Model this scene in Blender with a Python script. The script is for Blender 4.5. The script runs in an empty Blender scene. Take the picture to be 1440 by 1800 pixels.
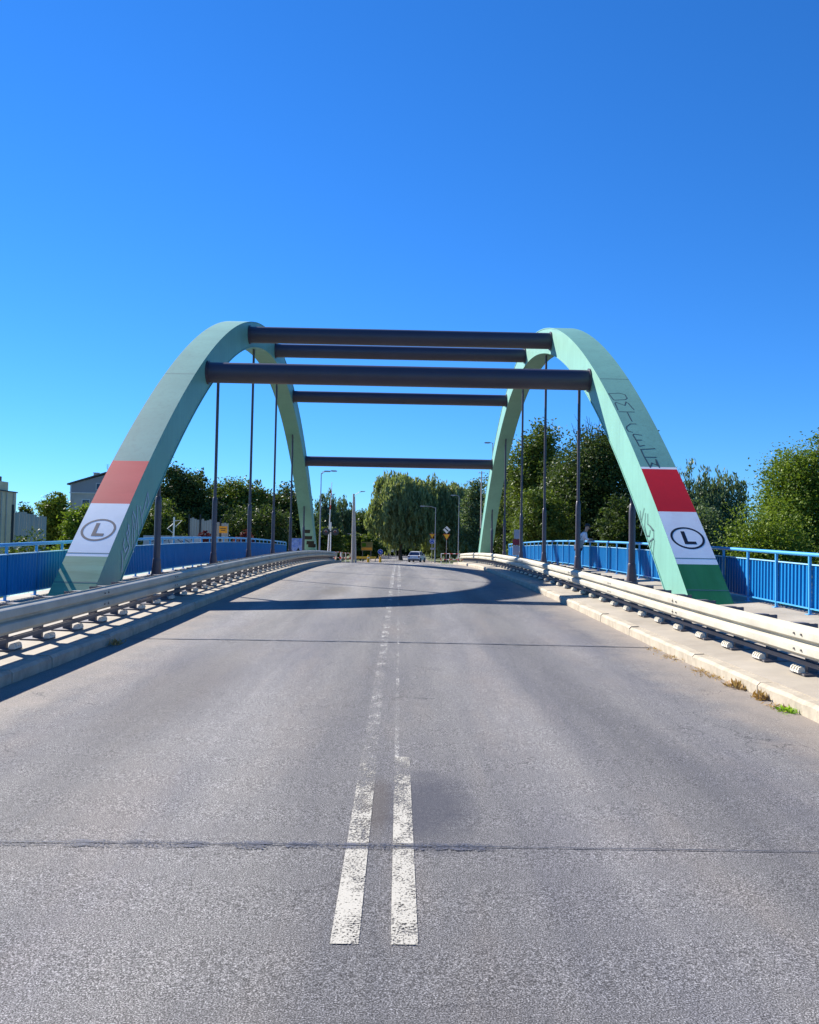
import bpy, bmesh, math, random
import numpy as np
from mathutils import Vector, Matrix

S = bpy.context.scene
COL = S.collection
R = math.radians
random.seed(7)

# ------------------------------------------------------------------ camera
GR = 0.013                            # road grade at the camera
F_PX, W_PX, H_PX = 1442.0, 1440.0, 1800.0
EYE = Vector((0, 0, 1.68))

def cam_basis():
    p = Vector((0, 1, GR)).normalized()
    yaw, pitch, roll = 0.0, 0.0, 0.018
    for _ in range(40):
        F = Vector((math.sin(yaw) * math.cos(pitch), math.cos(yaw) * math.cos(pitch), math.sin(pitch)))
        h = Vector((math.cos(yaw), -math.sin(yaw), 0)); w = h.cross(F)
        Rt = h * math.cos(roll) + w * math.sin(roll)
        U = w * math.cos(roll) - h * math.sin(roll)
        u = F_PX * p.dot(Rt) / p.dot(F); v = -F_PX * p.dot(U) / p.dot(F)
        yaw += (u + 18) / F_PX; pitch -= (v - 40) / F_PX
        yaw = max(-.2, min(.2, yaw)); pitch = max(-.2, min(.2, pitch))
    return F, Rt, U

CF, CR, CU = cam_basis()
camd = bpy.data.cameras.new('camera')
cam = bpy.data.objects.new('camera', camd); COL.objects.link(cam)
m = Matrix((CR, CU, -CF)).transposed().to_4x4(); m.translation = EYE
cam.matrix_world = m
camd.sensor_fit = 'HORIZONTAL'; camd.sensor_width = 36.0
camd.lens = 36.0 * F_PX / W_PX
camd.clip_start = 0.05; camd.clip_end = 3000
S.camera = cam

def ray(u, v):
    return (CF + CR * ((u - 720) / F_PX) - CU * ((v - 900) / F_PX))
def at(u, v, depth):                 # photo pixel + distance along the road -> point
    d = ray(u, v); return EYE + d * (depth / d.y)

# ------------------------------------------------------------------ light
SUN_EL, SUN_AZ = R(35.6), R(-47.0)   # azimuth from +Y towards +X
world = bpy.data.worlds.new('World'); S.world = world; world.use_nodes = True
nt = world.node_tree; nt.nodes.clear()
sky = nt.nodes.new('ShaderNodeTexSky'); sky.sky_type = 'NISHITA'; sky.sun_disc = False
sky.sun_elevation = SUN_EL; sky.sun_rotation = SUN_AZ
sky.air_density = 1.0; sky.dust_density = 0.0; sky.ozone_density = 4.0; sky.altitude = 100
hs = nt.nodes.new('ShaderNodeHueSaturation'); hs.inputs['Saturation'].default_value = 1.06
sc1 = nt.nodes.new('ShaderNodeVectorMath'); sc1.operation = 'SCALE'; sc1.inputs['Scale'].default_value = 1 / 6.0
gm = nt.nodes.new('ShaderNodeGamma'); gm.inputs['Gamma'].default_value = 0.94
sc2 = nt.nodes.new('ShaderNodeVectorMath'); sc2.operation = 'MULTIPLY'; sc2.inputs[1].default_value = (6 * .36, 6 * .655, 6 * 1.07)   # camera white balance
bg = nt.nodes.new('ShaderNodeBackground'); bg.inputs['Strength'].default_value = 0.075
wo = nt.nodes.new('ShaderNodeOutputWorld')
nt.links.new(sky.outputs[0], sc1.inputs[0]); nt.links.new(sc1.outputs[0], gm.inputs[0]); nt.links.new(gm.outputs[0], sc2.inputs[0]); nt.links.new(sc2.outputs[0], hs.inputs['Color']); nt.links.new(hs.outputs[0], bg.inputs[0]); nt.links.new(bg.outputs[0], wo.inputs[0])
sd = bpy.data.lights.new('sun', 'SUN'); sd.energy = 5.0; sd.angle = R(0.5); sd.color = (1.0, 0.94, 0.85)
sun = bpy.data.objects.new('sun', sd); COL.objects.link(sun)
sdir = Vector((math.sin(SUN_AZ) * math.cos(SUN_EL), math.cos(SUN_AZ) * math.cos(SUN_EL), math.sin(SUN_EL)))
sun.rotation_euler = sdir.to_track_quat('Z', 'Y').to_euler()
S.view_settings.view_transform = 'Standard'; S.view_settings.look = 'None'
S.view_settings.exposure = 1.15; S.view_settings.gamma = 1.0; S.view_settings.use_curve_mapping = False
S.render.engine = 'CYCLES'
S.cycles.max_bounces = 8; S.cycles.transparent_max_bounces = 12

# ------------------------------------------------------------------ materials
def srgb(*c):
    return tuple(((x / 255) / 12.92 if x / 255 <= .04045 else ((x / 255 + .055) / 1.055) ** 2.4) for x in c)

class NT:
    def __init__(s, mat): s.t = mat.node_tree; s.n = s.t.nodes; s.l = s.t.links
    def new(s, typ, **kw):
        n = s.n.new(typ)
        for k, v in kw.items():
            if k in n.inputs.keys(): n.inputs[k].default_value = v
            else: setattr(n, k, v)
        return n
    def link(s, a, b): s.l.new(a, b)
    def coord(s, scale=(1, 1, 1), kind='Object'):
        tc = s.new('ShaderNodeTexCoord'); mp = s.new('ShaderNodeMapping'); mp.inputs['Scale'].default_value = scale
        s.link(tc.outputs[kind], mp.inputs[0]); return mp.outputs[0]
    def noise(s, vec, scale, detail=4, rough=.55):
        n = s.new('ShaderNodeTexNoise', Scale=scale, Detail=detail, Roughness=rough); s.link(vec, n.inputs['Vector']); return n.outputs['Fac']
    def ramp(s, fac, stops):
        r = s.new('ShaderNodeValToRGB'); e = r.color_ramp.elements
        while len(e) < len(stops): e.new(.5)
        for el, (p, c) in zip(e, stops):
            el.position = p; el.color = (c, c, c, 1) if isinstance(c, (int, float)) else (*c[:3], 1)
        s.link(fac, r.inputs[0]); return r.outputs[0]
    def mix(s, fac, a, b, mode='MIX'):
        n = s.new('ShaderNodeMix', data_type='RGBA', blend_type=mode)
        for sock, v in ((n.inputs[0], fac), (n.inputs[6], a), (n.inputs[7], b)):
            if isinstance(v, (int, float)): sock.default_value = v
            elif isinstance(v, tuple): sock.default_value = (*v[:3], 1)
            else: s.link(v, sock)
        return n.outputs[2]
    def math(s, op, a, b=0.0):
        n = s.new('ShaderNodeMath', operation=op)
        for i, v in enumerate((a, b)):
            if isinstance(v, (int, float)): n.inputs[i].default_value = v
            else: s.link(v, n.inputs[i])
        return n.outputs[0]

def newmat(name):
    mt = bpy.data.materials.new(name); mt.use_nodes = True
    t = NT(mt); b = t.n['Principled BSDF']; return mt, t, b

def mat(name, col, rough=.6, metal=0.0, var=.12, scale=3.0, bump=0.0, bscale=60, dirt=None, dirtamt=.5, dscale=1.2, spec=.5, kind='Object', stretch=(1, 1, 1)):
    mt, t, b = newmat(name)
    vec = t.coord(stretch, kind)
    n = t.noise(vec, scale, 5)
    c = t.mix(t.ramp(n, [(.3, 0.0), (.7, 1.0)]), tuple(x * (1 - var) for x in col), tuple(min(1, x * (1 + var)) for x in col))
    if dirt:
        d = t.noise(vec, dscale, 8, .7)
        c = t.mix(t.math('MULTIPLY', t.ramp(d, [(.45, 0.0), (.72, 1.0)]), dirtamt), c, dirt)
    t.link(c, b.inputs['Base Color'])
    b.inputs['Roughness'].default_value = rough; b.inputs['Metallic'].default_value = metal
    b.inputs['Specular IOR Level'].default_value = spec
    if bump:
        bn = t.new('ShaderNodeBump', Strength=bump, Distance=.01); t.link(t.noise(vec, bscale, 4), bn.inputs['Height']); t.link(bn.outputs[0], b.inputs['Normal'])
    return mt

def asphalt():
    mt, t, b = newmat('asphalt')
    v = t.coord()
    vl = t.coord((1, .12, 1))
    grain = t.noise(v, 150, 3, .8)
    grain2 = t.noise(v, 38, 2, .6)
    big = t.noise(vl, .9, 4, .6)
    blot = t.noise(t.coord((1, .45, 1)), .55, 6, .65)
    base = t.mix(t.ramp(big, [(.33, 0.0), (.67, 1.0)]), srgb(91, 91, 94), srgb(121, 119, 116))
    base = t.mix(t.math('MULTIPLY', t.ramp(blot, [(.52, 0.0), (.68, 1.0)]), .45), base, srgb(96, 95, 101))
    warm = t.noise(t.coord((1, .25, 1)), 1.4, 5, .6)
    base = t.mix(t.math('MULTIPLY', t.ramp(warm, [(.5, 0.0), (.7, 1.0)]), .35), base, srgb(126, 118, 110))
    # stones: light and dark grains
    g = t.ramp(grain, [(.35, .12), (.46, .6), (.54, 1.1), (.64, 2.8)])
    g2 = t.ramp(grain2, [(.3, .75), (.7, 1.25)])
    base = t.mix(1.0, base, g, 'MULTIPLY'); base = t.mix(.7, base, g2, 'MULTIPLY')
    # dusty margin along the kerbs (sand washed against the kerb)
    tc = t.new('ShaderNodeTexCoord'); sx = t.new('ShaderNodeSeparateXYZ'); t.link(tc.outputs['Object'], sx.inputs[0])
    ax = t.math('ABSOLUTE', t.math('ADD', sx.outputs[0], .1))
    edge = t.math('ADD', ax, t.math('MULTIPLY', t.math('SUBTRACT', t.noise(v, 1.6, 6, .7), .5), 1.3))
    dust = t.ramp(t.math('MULTIPLY', t.math('SUBTRACT', edge, 3.1), 1.0), [(0.0, 0.0), (.9, 1.0)])
    base = t.mix(t.math('MULTIPLY', dust, .62), base, srgb(158, 146, 132))
    # polished wheel tracks and fine branching cracks
    wt = None
    for c0 in (-3.0, -1.35, 1.1, 2.75):
        dd = t.math('ABSOLUTE', t.math('SUBTRACT', t.math('ADD', sx.outputs[0], t.math('MULTIPLY', t.math('SUBTRACT', t.noise(vl, .5, 3), .5), .8)), c0))
        k1 = t.ramp(dd, [(.0, 1.0), (.75, 0.0)]); wt = k1 if wt is None else t.math('MAXIMUM', wt, k1)
    base = t.mix(t.math('MULTIPLY', wt, .5), base, t.mix(1.0, base, (1.5, 1.49, 1.5), 'MULTIPLY'))
    vo = t.new('ShaderNodeTexVoronoi', feature='DISTANCE_TO_EDGE', Scale=.55)
    wv = t.new('ShaderNodeVectorMath', operation='ADD'); nz = t.new('ShaderNodeTexNoise', Scale=2.5, Detail=6.0); t.link(v, nz.inputs['Vector']); t.link(v, wv.inputs[0]); t.link(nz.outputs['Color'], wv.inputs[1]); t.link(wv.outputs[0], vo.inputs['Vector'])
    ck = t.ramp(vo.outputs['Distance'], [(.0, 1.0), (.006, 0.0)]); ckm = t.ramp(t.noise(v, .45, 3), [(.52, 0.0), (.6, 1.0)])
    base = t.mix(t.math('MULTIPLY', t.math('MULTIPLY', ck, ckm), .75), base, srgb(46, 46, 50))
    # oil stain to the right of the centre line and the grey patch between the lines
    def blob(cx, cy, rx, ry, soft, col, amt, basein):
        dx = t.math('DIVIDE', t.math('SUBTRACT', sx.outputs[0], cx), rx); dy = t.math('DIVIDE', t.math('SUBTRACT', sx.outputs[1], cy), ry)
        d = t.math('ADD', t.math('MULTIPLY', dx, dx), t.math('MULTIPLY', dy, dy))
        d = t.math('ADD', d, t.math('MULTIPLY', t.math('SUBTRACT', t.noise(v, 4.0, 5, .65), .5), 1.2))
        return t.mix(t.math('MULTIPLY', t.ramp(d, [(.15, 1.0), (soft, 0.0)]), amt), basein, col)
    base = blob(.2, 5.15, .34, .85, 1.0, srgb(62, 64, 74), .75, base)
    base = blob(-.11, 5.2, .11, .65, 1.0, srgb(82, 76, 72), .6, base)
    base = blob(-1.7, 22.5, .5, 2.0, 1.0, srgb(80, 74, 66), .5, base)
    base = blob(-2.3, 9.0, .6, 2.6, 1.0, srgb(88, 84, 82), .35, base)
    t.link(base, b.inputs['Base Color'])
    b.inputs['Roughness'].default_value = .85; b.inputs['Specular IOR Level'].default_value = .2
    bn = t.new('ShaderNodeBump', Strength=.75, Distance=.006); t.link(grain, bn.inputs['Height']); t.link(bn.outputs[0], b.inputs['Normal'])
    return mt

def worn_paint(name, col, thr, along=None):
    mt, t, b = newmat(name)
    v = t.coord()
    n = t.math('ADD', t.math('MULTIPLY', t.noise(v, 90, 3, .7), .55), t.math('MULTIPLY', t.noise(t.coord((1, .5, 1)), 5, 5, .7), .45))
    lim = thr
    if along:                         # wear grows along the road: (y0, thr0, y1, thr1)
        tc = t.new('ShaderNodeTexCoord'); sx = t.new('ShaderNodeSeparateXYZ'); t.link(tc.outputs['Object'], sx.inputs[0])
        mr = t.new('ShaderNodeMapRange'); t.link(sx.outputs[1], mr.inputs[0])
        mr.inputs[1].default_value = along[0]; mr.inputs[3].default_value = along[1]; mr.inputs[2].default_value = along[2]; mr.inputs[4].default_value = along[3]
        lim = mr.outputs[0]
    keep = t.ramp(t.math('ADD', t.math('SUBTRACT', n, lim), .5), [(.47, 0.0), (.53, 1.0)])
    c = t.mix(t.noise(v, 140, 2), tuple(x * .72 for x in col), col)
    t.link(c, b.inputs['Base Color']); b.inputs['Roughness'].default_value = .75
    tr = t.new('ShaderNodeBsdfTransparent'); mx = t.new('ShaderNodeMixShader')
    t.link(keep, mx.inputs[0]); t.link(tr.outputs[0], mx.inputs[1]); t.link(b.outputs[0], mx.inputs[2])
    t.link(mx.outputs[0], t.n['Material Output'].inputs[0])
    return mt

def leafmat(name, a, b_, trans=.35, rough=.5):
    mt, t, b = newmat(name)
    at_ = t.new('ShaderNodeAttribute', attribute_name='tint')
    c = t.mix(at_.outputs['Fac'], a, b_)
    t.link(c, b.inputs['Base Color']); b.inputs['Roughness'].default_value = rough
    b.inputs['Specular IOR Level'].default_value = .12
    tl = t.new('ShaderNodeBsdfTranslucent'); t.link(t.mix(1.0, c, (1.25, 1.3, .6), 'MULTIPLY'), tl.inputs[0])
    mx = t.new('ShaderNodeMixShader'); mx.inputs[0].default_value = trans
    t.link(b.outputs[0], mx.inputs[1]); t.link(tl.outputs[0], mx.inputs[2]); t.link(mx.outputs[0], t.n['Material Output'].inputs[0])
    return mt

M = {}
M['asphalt'] = asphalt()
M['tar'] = mat('bitumen_seal', srgb(52, 54, 62), .45, var=.3, scale=8, bump=.3)
M['tar_blue'] = worn_paint('worn_bitumen_band', srgb(76, 80, 95), .52)
M['paint_new'] = worn_paint('worn_white_line', srgb(184, 180, 168), .43, (3.3, .465, 6.3, .535))
M['paint_old'] = worn_paint('old_worn_line', srgb(205, 202, 195), .557)
M['paint_far'] = worn_paint('far_worn_line', srgb(205, 203, 198), .54)
M['kerb'] = mat('kerb_concrete', srgb(172, 162, 143), .85, var=.16, scale=6, bump=.6, bscale=40, dirt=srgb(120, 108, 92), dirtamt=.6, dscale=2.2)
M['pavement'] = mat('pavement_concrete', srgb(158, 149, 134), .85, var=.12, scale=1.6, bump=.3, bscale=50, dirt=srgb(118, 109, 96), dirtamt=.5, dscale=.9)
M['apron'] = mat('apron_concrete', srgb(178, 172, 160), .85, var=.15, scale=.8, dirt=srgb(120, 112, 98), dirtamt=.5, dscale=.5)
M['grass'] = mat('grass_ground', srgb(72, 86, 40), .9, var=.35, scale=.35, dirt=srgb(110, 100, 62), dirtamt=.5, dscale=.12)
M['blade'] = mat('grass_blade', srgb(92, 112, 44), .6, var=.3, scale=2.0)
M['water'] = mat('canal_water', srgb(38, 52, 48), .06, var=.1, scale=.4, bump=.15, bscale=1.5)
def weathered(name, col, streak, grime, rough=.5):
    mt, t, b = newmat(name); v = t.coord()
    c = t.mix(t.ramp(t.noise(v, .8, 5), [(.35, 0.0), (.65, 1.0)]), tuple(x * .93 for x in col), tuple(min(1, x * 1.07) for x in col))
    st = t.ramp(t.noise(t.coord((5, 5, .22)), 1.6, 7, .7), [(.5, 0.0), (.74, 1.0)])
    c = t.mix(t.math('MULTIPLY', st, .5), c, streak)
    gr = t.ramp(t.noise(v, 2.6, 8, .75), [(.56, 0.0), (.76, 1.0)]); c = t.mix(t.math('MULTIPLY', gr, .45), c, grime)
    ch = t.ramp(t.noise(v, 22, 6, .7), [(.70, 0.0), (.74, 1.0)]); c = t.mix(t.math('MULTIPLY', ch, .5), c, tuple(x * .55 for x in grime))
    t.link(c, b.inputs['Base Color']); b.inputs['Roughness'].default_value = rough
    bn = t.new('ShaderNodeBump', Strength=.12, Distance=.01); t.link(t.noise(v, 3.0, 3), bn.inputs['Height']); t.link(bn.outputs[0], b.inputs['Normal'])
    return mt
M['mint'] = weathered('mint_paint', srgb(112, 164, 148), srgb(92, 134, 122), srgb(98, 140, 128), .5)
M['pipe'] = weathered('dark_violet_paint', srgb(66, 59, 72), srgb(72, 62, 66), srgb(78, 64, 60), .42)
M['hanger'] = mat('dark_grey_steel', srgb(74, 70, 80), .42, metal=.1, var=.12, scale=2, dirt=srgb(96, 74, 62), dirtamt=.3)
M['red_new'] = weathered('fresh_red_paint', srgb(222, 24, 25), srgb(206, 24, 28), srgb(196, 32, 34), .45)
M['white_new'] = mat('fresh_white_paint', srgb(246, 245, 240), .45, var=.03, scale=1.5, dirt=srgb(222, 200, 205), dirtamt=.5, dscale=1.0)
M['green_new'] = mat('fresh_green_paint', srgb(52, 128, 70), .38, var=.12, scale=2.4, stretch=(2.2, .3, .3), dirt=srgb(74, 140, 104), dirtamt=.4, dscale=1.4)
M['black_new'] = mat('black_emblem_paint', srgb(24, 26, 34), .5, var=.1)
M['red_old'] = mat('faded_red_paint', srgb(238, 74, 68), .45, var=.07, scale=1.2, stretch=(.5, 1, 2), dirt=srgb(228, 42, 42), dirtamt=.6, dscale=1.1)
M['white_old'] = mat('faded_white_paint', srgb(246, 245, 240), .5, var=.04, scale=1.5, dirt=srgb(205, 215, 215), dirtamt=.4)
M['green_old'] = mat('faded_green_paint', srgb(116, 176, 136), .5, var=.12, scale=2.2, stretch=(.35, 2.5, 2.5), dirt=srgb(64, 132, 92), dirtamt=.7, dscale=1.5)
M['black_old'] = mat('grey_emblem_paint', srgb(72, 74, 88), .55, var=.12)
M['scrawl_dark'] = mat('dark_spray', srgb(50, 76, 80), .6, var=.2)
M['scrawl_light'] = mat('pale_blue_spray', srgb(172, 190, 206), .6, var=.15)
M['seam'] = mat('weld_line', srgb(88, 120, 114), .6)  # grey-green line drawn along the weld seams of the arches
M['galv'] = mat('galvanised_steel', srgb(184, 179, 162), .6, metal=.08, var=.1, scale=2.2, dirt=srgb(142, 132, 116), dirtamt=.5, dscale=1.6)
M['galv_dark'] = mat('weathered_steel', srgb(98, 95, 98), .6, metal=.2, var=.15, scale=4)
M['bracket'] = mat('white_bracket', srgb(222, 216, 200), .6, var=.1)
M['blue_rail'] = mat('light_blue_paint', srgb(66, 152, 206), .4, var=.08, scale=2, dirt=srgb(96, 160, 196), dirtamt=.3)
M['blue_sheet'] = mat('blue_sheet_metal', (.001, .165, .42), .5, spec=.2, var=.1, scale=.8, dirt=(.004, .20, .46), dirtamt=.3)
M['blue_edge'] = mat('pale_blue_trim', srgb(150, 196, 222), .45)
M['weld'] = mat('bolt_steel', srgb(120, 116, 112), .5, metal=.5)
M['bark'] = mat('bark', srgb(84, 72, 60), .9, var=.3, scale=6, bump=.7, bscale=14)
M['birchbark'] = mat('pale_bark', srgb(176, 168, 158), .8, var=.25, scale=3, dirt=srgb(60, 56, 52), dirtamt=.6, dscale=2.5)
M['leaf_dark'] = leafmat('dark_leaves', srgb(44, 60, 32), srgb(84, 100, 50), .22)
M['leaf_mid'] = leafmat('mid_green_leaves', srgb(58, 78, 32), srgb(106, 120, 54), .25)
M['leaf_bright'] = leafmat('bright_leaves', srgb(70, 94, 32), srgb(122, 138, 54), .3)
M['leaf_willow'] = leafmat('willow_leaves', srgb(100, 114, 70), srgb(158, 166, 120), .3)
M['leaf_grey'] = leafmat('grey_green_leaves', srgb(72, 92, 66), srgb(112, 128, 92), .25)
M['leaf_red'] = leafmat('dark_red_leaves', srgb(64, 30, 40), srgb(96, 46, 52), .3)
M['leaf_dry'] = leafmat('dry_leaves', srgb(140, 104, 62), srgb(184, 158, 112), .25)
M['leaf_weed'] = leafmat('weed_leaves', srgb(96, 138, 30), srgb(150, 186, 48), .4)
M['plaster_beige'] = mat('beige_plaster', srgb(232, 214, 172), .9, var=.06, scale=.5, dirt=srgb(170, 152, 120), dirtamt=.4, dscale=.3)
M['plaster_grey'] = mat('grey_plaster', srgb(186, 182, 172), .9, var=.06, scale=.6, dirt=srgb(120, 120, 118), dirtamt=.4, dscale=.4)
M['cladding'] = mat('grey_cladding', srgb(142, 144, 148), .8, var=.08, scale=.6)
M['roof'] = mat('dark_roofing', srgb(82, 78, 78), .8, var=.15, scale=1.0)
M['glass'] = mat('window_glass', srgb(40, 56, 84), .08, var=.1)
M['frame'] = mat('window_frame', srgb(214, 212, 206), .5)
M['fence_grey'] = mat('grey_fence_panel', srgb(172, 168, 158), .75, var=.15, scale=2, stretch=(3, 3, .3), dirt=srgb(120, 116, 112), dirtamt=.5, dscale=1.5)
M['conc_wall'] = mat('pale_concrete_wall', srgb(182, 180, 186), .85, var=.1, scale=1)
M['lamp_pole'] = mat('lamp_pole_steel', srgb(150, 152, 156), .5, metal=.3, var=.08)
M['conc_pole'] = mat('concrete_pole', srgb(176, 170, 160), .85, var=.1, scale=2)
M['board_olive'] = mat('olive_board', srgb(138, 120, 58), .7, var=.2, scale=3)
M['black'] = mat('black_enamel', srgb(26, 26, 28), .4)
M['lens'] = mat('dark_red_lens', srgb(92, 20, 22), .2)
M['white'] = mat('white_enamel', srgb(228, 226, 220), .5, var=.05, dirt=srgb(196, 188, 176), dirtamt=.3)
M['red'] = mat('red_enamel', srgb(190, 40, 36), .5, var=.08)
M['yellow'] = mat('yellow_enamel', srgb(232, 176, 20), .45, var=.06)
M['blue'] = mat('blue_enamel', srgb(24, 74, 168), .45, var=.06)
M['orange'] = mat('orange_sign', srgb(236, 150, 14), .5)
M['poster_blue'] = mat('blue_white_poster', srgb(120, 140, 200), .6, var=.35, scale=4, dirt=srgb(214, 216, 226), dirtamt=.8, dscale=3)
M['poster_dark'] = mat('dark_torn_poster', srgb(18, 22, 19), .7, var=.3)
M['poster_grey'] = mat('grey_notice', srgb(160, 158, 168), .6, var=.15, scale=6)
M['poster_red'] = mat('dark_red_notice', srgb(130, 30, 48), .6, var=.2, scale=6)
M['car_paint'] = mat('silver_white_car_paint', srgb(214, 216, 220), .25, metal=.15, var=.02)
M['rubber'] = mat('tyre_rubber', srgb(30, 30, 32), .85)
M['rust'] = mat('rusty_rail_steel', srgb(118, 92, 76), .6, metal=.3, var=.2)
M['ballast'] = mat('ballast_stone', srgb(128, 116, 104), .95, var=.35, scale=14, bump=1.0, bscale=12)
M['skin'] = mat('skin', srgb(196, 150, 124), .55, var=.05)
M['shirt'] = mat('pale_shirt', srgb(222, 218, 222), .85, var=.06, scale=8)
M['bag'] = mat('grey_green_bag', srgb(128, 140, 140), .8, var=.1)
M['trousers'] = mat('navy_trousers', srgb(38, 42, 66), .85, var=.12, scale=8)
M['cap'] = mat('dark_cap', srgb(44, 46, 50), .8)

# ------------------------------------------------------------------ helpers
class MB:
    def __init__(s): s.v = []; s.f = []; s.mi = []
    def add(s, vs, fs, mi=0):
        o = len(s.v); s.v += [tuple(x) for x in vs]; s.f += [tuple(i + o for i in f) for f in fs]; s.mi += [mi] * len(fs); return s
    def box(s, c, d, rot=None, mi=0):
        x, y, z = (a / 2 for a in d)
        vs = [Vector((i * x, j * y, k * z)) for i in (-1, 1) for j in (-1, 1) for k in (-1, 1)]
        if rot: vs = [rot @ v for v in vs]
        c = Vector(c)
        return s.add([v + c for v in vs], [(0, 1, 3, 2), (4, 6, 7, 5), (0, 4, 5, 1), (2, 3, 7, 6), (0, 2, 6, 4), (1, 5, 7, 3)], mi)
    def tube(s, pts, rad, n=8, caps=True, mi=0):
        pts = [Vector(p) for p in pts]
        if isinstance(rad, (int, float)): rad = [rad] * len(pts)
        vs = []; ref = None
        for i, p in enumerate(pts):
            d = (pts[min(i + 1, len(pts) - 1)] - pts[max(i - 1, 0)])
            d = d.normalized() if d.length > 1e-9 else Vector((0, 0, 1))
            if ref is None: ref = Vector((1, 0, 0)) if abs(d.x) < .9 else Vector((0, 1, 0))
            a = (ref - d * ref.dot(d)).normalized(); b = d.cross(a); ref = a
            vs += [p + (a * math.cos(2 * math.pi * k / n) + b * math.sin(2 * math.pi * k / n)) * rad[i] for k in range(n)]
        fs = [(i * n + k, i * n + (k + 1) % n, (i + 1) * n + (k + 1) % n, (i + 1) * n + k) for i in range(len(pts) - 1) for k in range(n)]
        if caps: fs += [tuple(range(n))[::-1], tuple(range((len(pts) - 1) * n, len(pts) * n))]
        return s.add(vs, fs, mi)
    def sweep(s, prof, frames, closed=True, caps=True, mi=0):
        # prof: list of (a,b); frames: list of (origin, A, B)
        n = len(prof); vs = []
        for o, A, B in frames: vs += [o + A * a + B * b for a, b in prof]
        kk = n if closed else n - 1
        fs = [(i * n + k, i * n + (k + 1) % n, (i + 1) * n + (k + 1) % n, (i + 1) * n + k) for i in range(len(frames) - 1) for k in range(kk)]
        if caps and closed: fs += [tuple(range(n))[::-1], tuple(range((len(frames) - 1) * n, len(frames) * n))]
        return s.add(vs, fs, mi)
    def prism(s, poly, o, A, B, N, th, mi=0):
        o, A, B, N = Vector(o), Vector(A), Vector(B), Vector(N)
        n = len(poly); vs = [o + A * a + B * b for a, b in poly] + [o + A * a + B * b + N * th for a, b in poly]
        return s.add(vs, [tuple(range(n))[::-1], tuple(range(n, 2 * n))] + [(k, (k + 1) % n, n + (k + 1) % n, n + k) for k in range(n)], mi)
    def mesh(s, name, mats, smooth=False, fix=True):
        me = bpy.data.meshes.new(name); me.from_pydata(s.v, [], s.f)
        for mm in (mats if isinstance(mats, (list, tuple)) else [mats]): me.materials.append(M[mm])
        if any(s.mi): me.polygons.foreach_set('material_index', s.mi)
        if fix:
            bm = bmesh.new(); bm.from_mesh(me); bmesh.ops.recalc_face_normals(bm, faces=bm.faces); bm.to_mesh(me); bm.free()
        if smooth:
            me.polygons.foreach_set('use_smooth', [True] * len(me.polygons))
            try: me.set_sharp_from_angle(angle=R(38))
            except Exception: pass
        me.update(); return me
    def build(s, name, mats, parent=None, smooth=False, loc=None, rot=None, fix=True):
        return put(name, s.mesh(name, mats, smooth, fix), parent, loc, rot)

def put(name, me, parent=None, loc=None, rot=None):
    o = bpy.data.objects.new(name, me); COL.objects.link(o)
    if parent is not None: o.parent = parent
    if loc is not None: o.location = loc
    if rot is not None: o.rotation_euler = rot
    return o
def empty(name, loc=(0, 0, 0), rot=None):
    return put(name, None, None, loc, rot)
def tag(o, label, cat, group=None):
    o['label'] = label; o['category'] = cat
    if group: o['group'] = group
    return o
def struct(o): o['kind'] = 'structure'; return o
def stuff(o): o['kind'] = 'stuff'; return o
def sm(a, b, x):
    t = max(0, min(1, (x - a) / (b - a))); return t * t * (3 - 2 * t)
def copy_tree(o, parent=None):
    c = o.copy(); COL.objects.link(c); c.parent = parent
    for ch in [k for k in COL.objects if k.parent == o]: copy_tree(ch, c)
    return c

XC = -0.10                            # road axis
RY = np.array([-15, 0, 10, 20, 30, 40, 50, 60, 75, 90, 105, 120, 145, 170, 400.])
RZ = np.array([-.2, 0, .13, .36, .53, .60, .53, .36, -.03, -.3, -.53, -.7, -1.0, -1.05, -1.05])
RD = np.gradient(RZ, RY)
def rz(y):                            # road height: gentle hump over the bridge
    if y > 170: return -1.05
    if y < -15: return -.2
    i = int(min(max(np.searchsorted(RY, y) - 1, 0), len(RY) - 2)); h = RY[i + 1] - RY[i]; t = (y - RY[i]) / h
    return float((2 * t ** 3 - 3 * t * t + 1) * RZ[i] + (t ** 3 - 2 * t * t + t) * h * RD[i] + (-2 * t ** 3 + 3 * t * t) * RZ[i + 1] + (t ** 3 - t * t) * h * RD[i + 1])
def rs(y): return (rz(y + .5) - rz(y - .5))
def hw(y): return 4.05 + 1.6 * sm(58, 68, y)
def wz(y, ax, side=1):                # pavement surface height, the right one banked more
    return rz(y) + .15 + (ax - 4.05) * (.058 if side > 0 else .020)
def gz(x, y):
    dx = abs(x - XC)
    base = -3.0 + 1.75 * sm(72, 98, y) - .3 * sm(98, 140, y)
    base -= 3.0 * sm(27, 32, y) * (1 - sm(47, 52, y))
    p = 1 - sm(8.7, 16, dx); q = max(1 - sm(19, 25, y), sm(54, 60, y))
    top = rz(y) - .06 if y < 62 else rz(y) - .1
    return base + (top - base) * p * q

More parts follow.
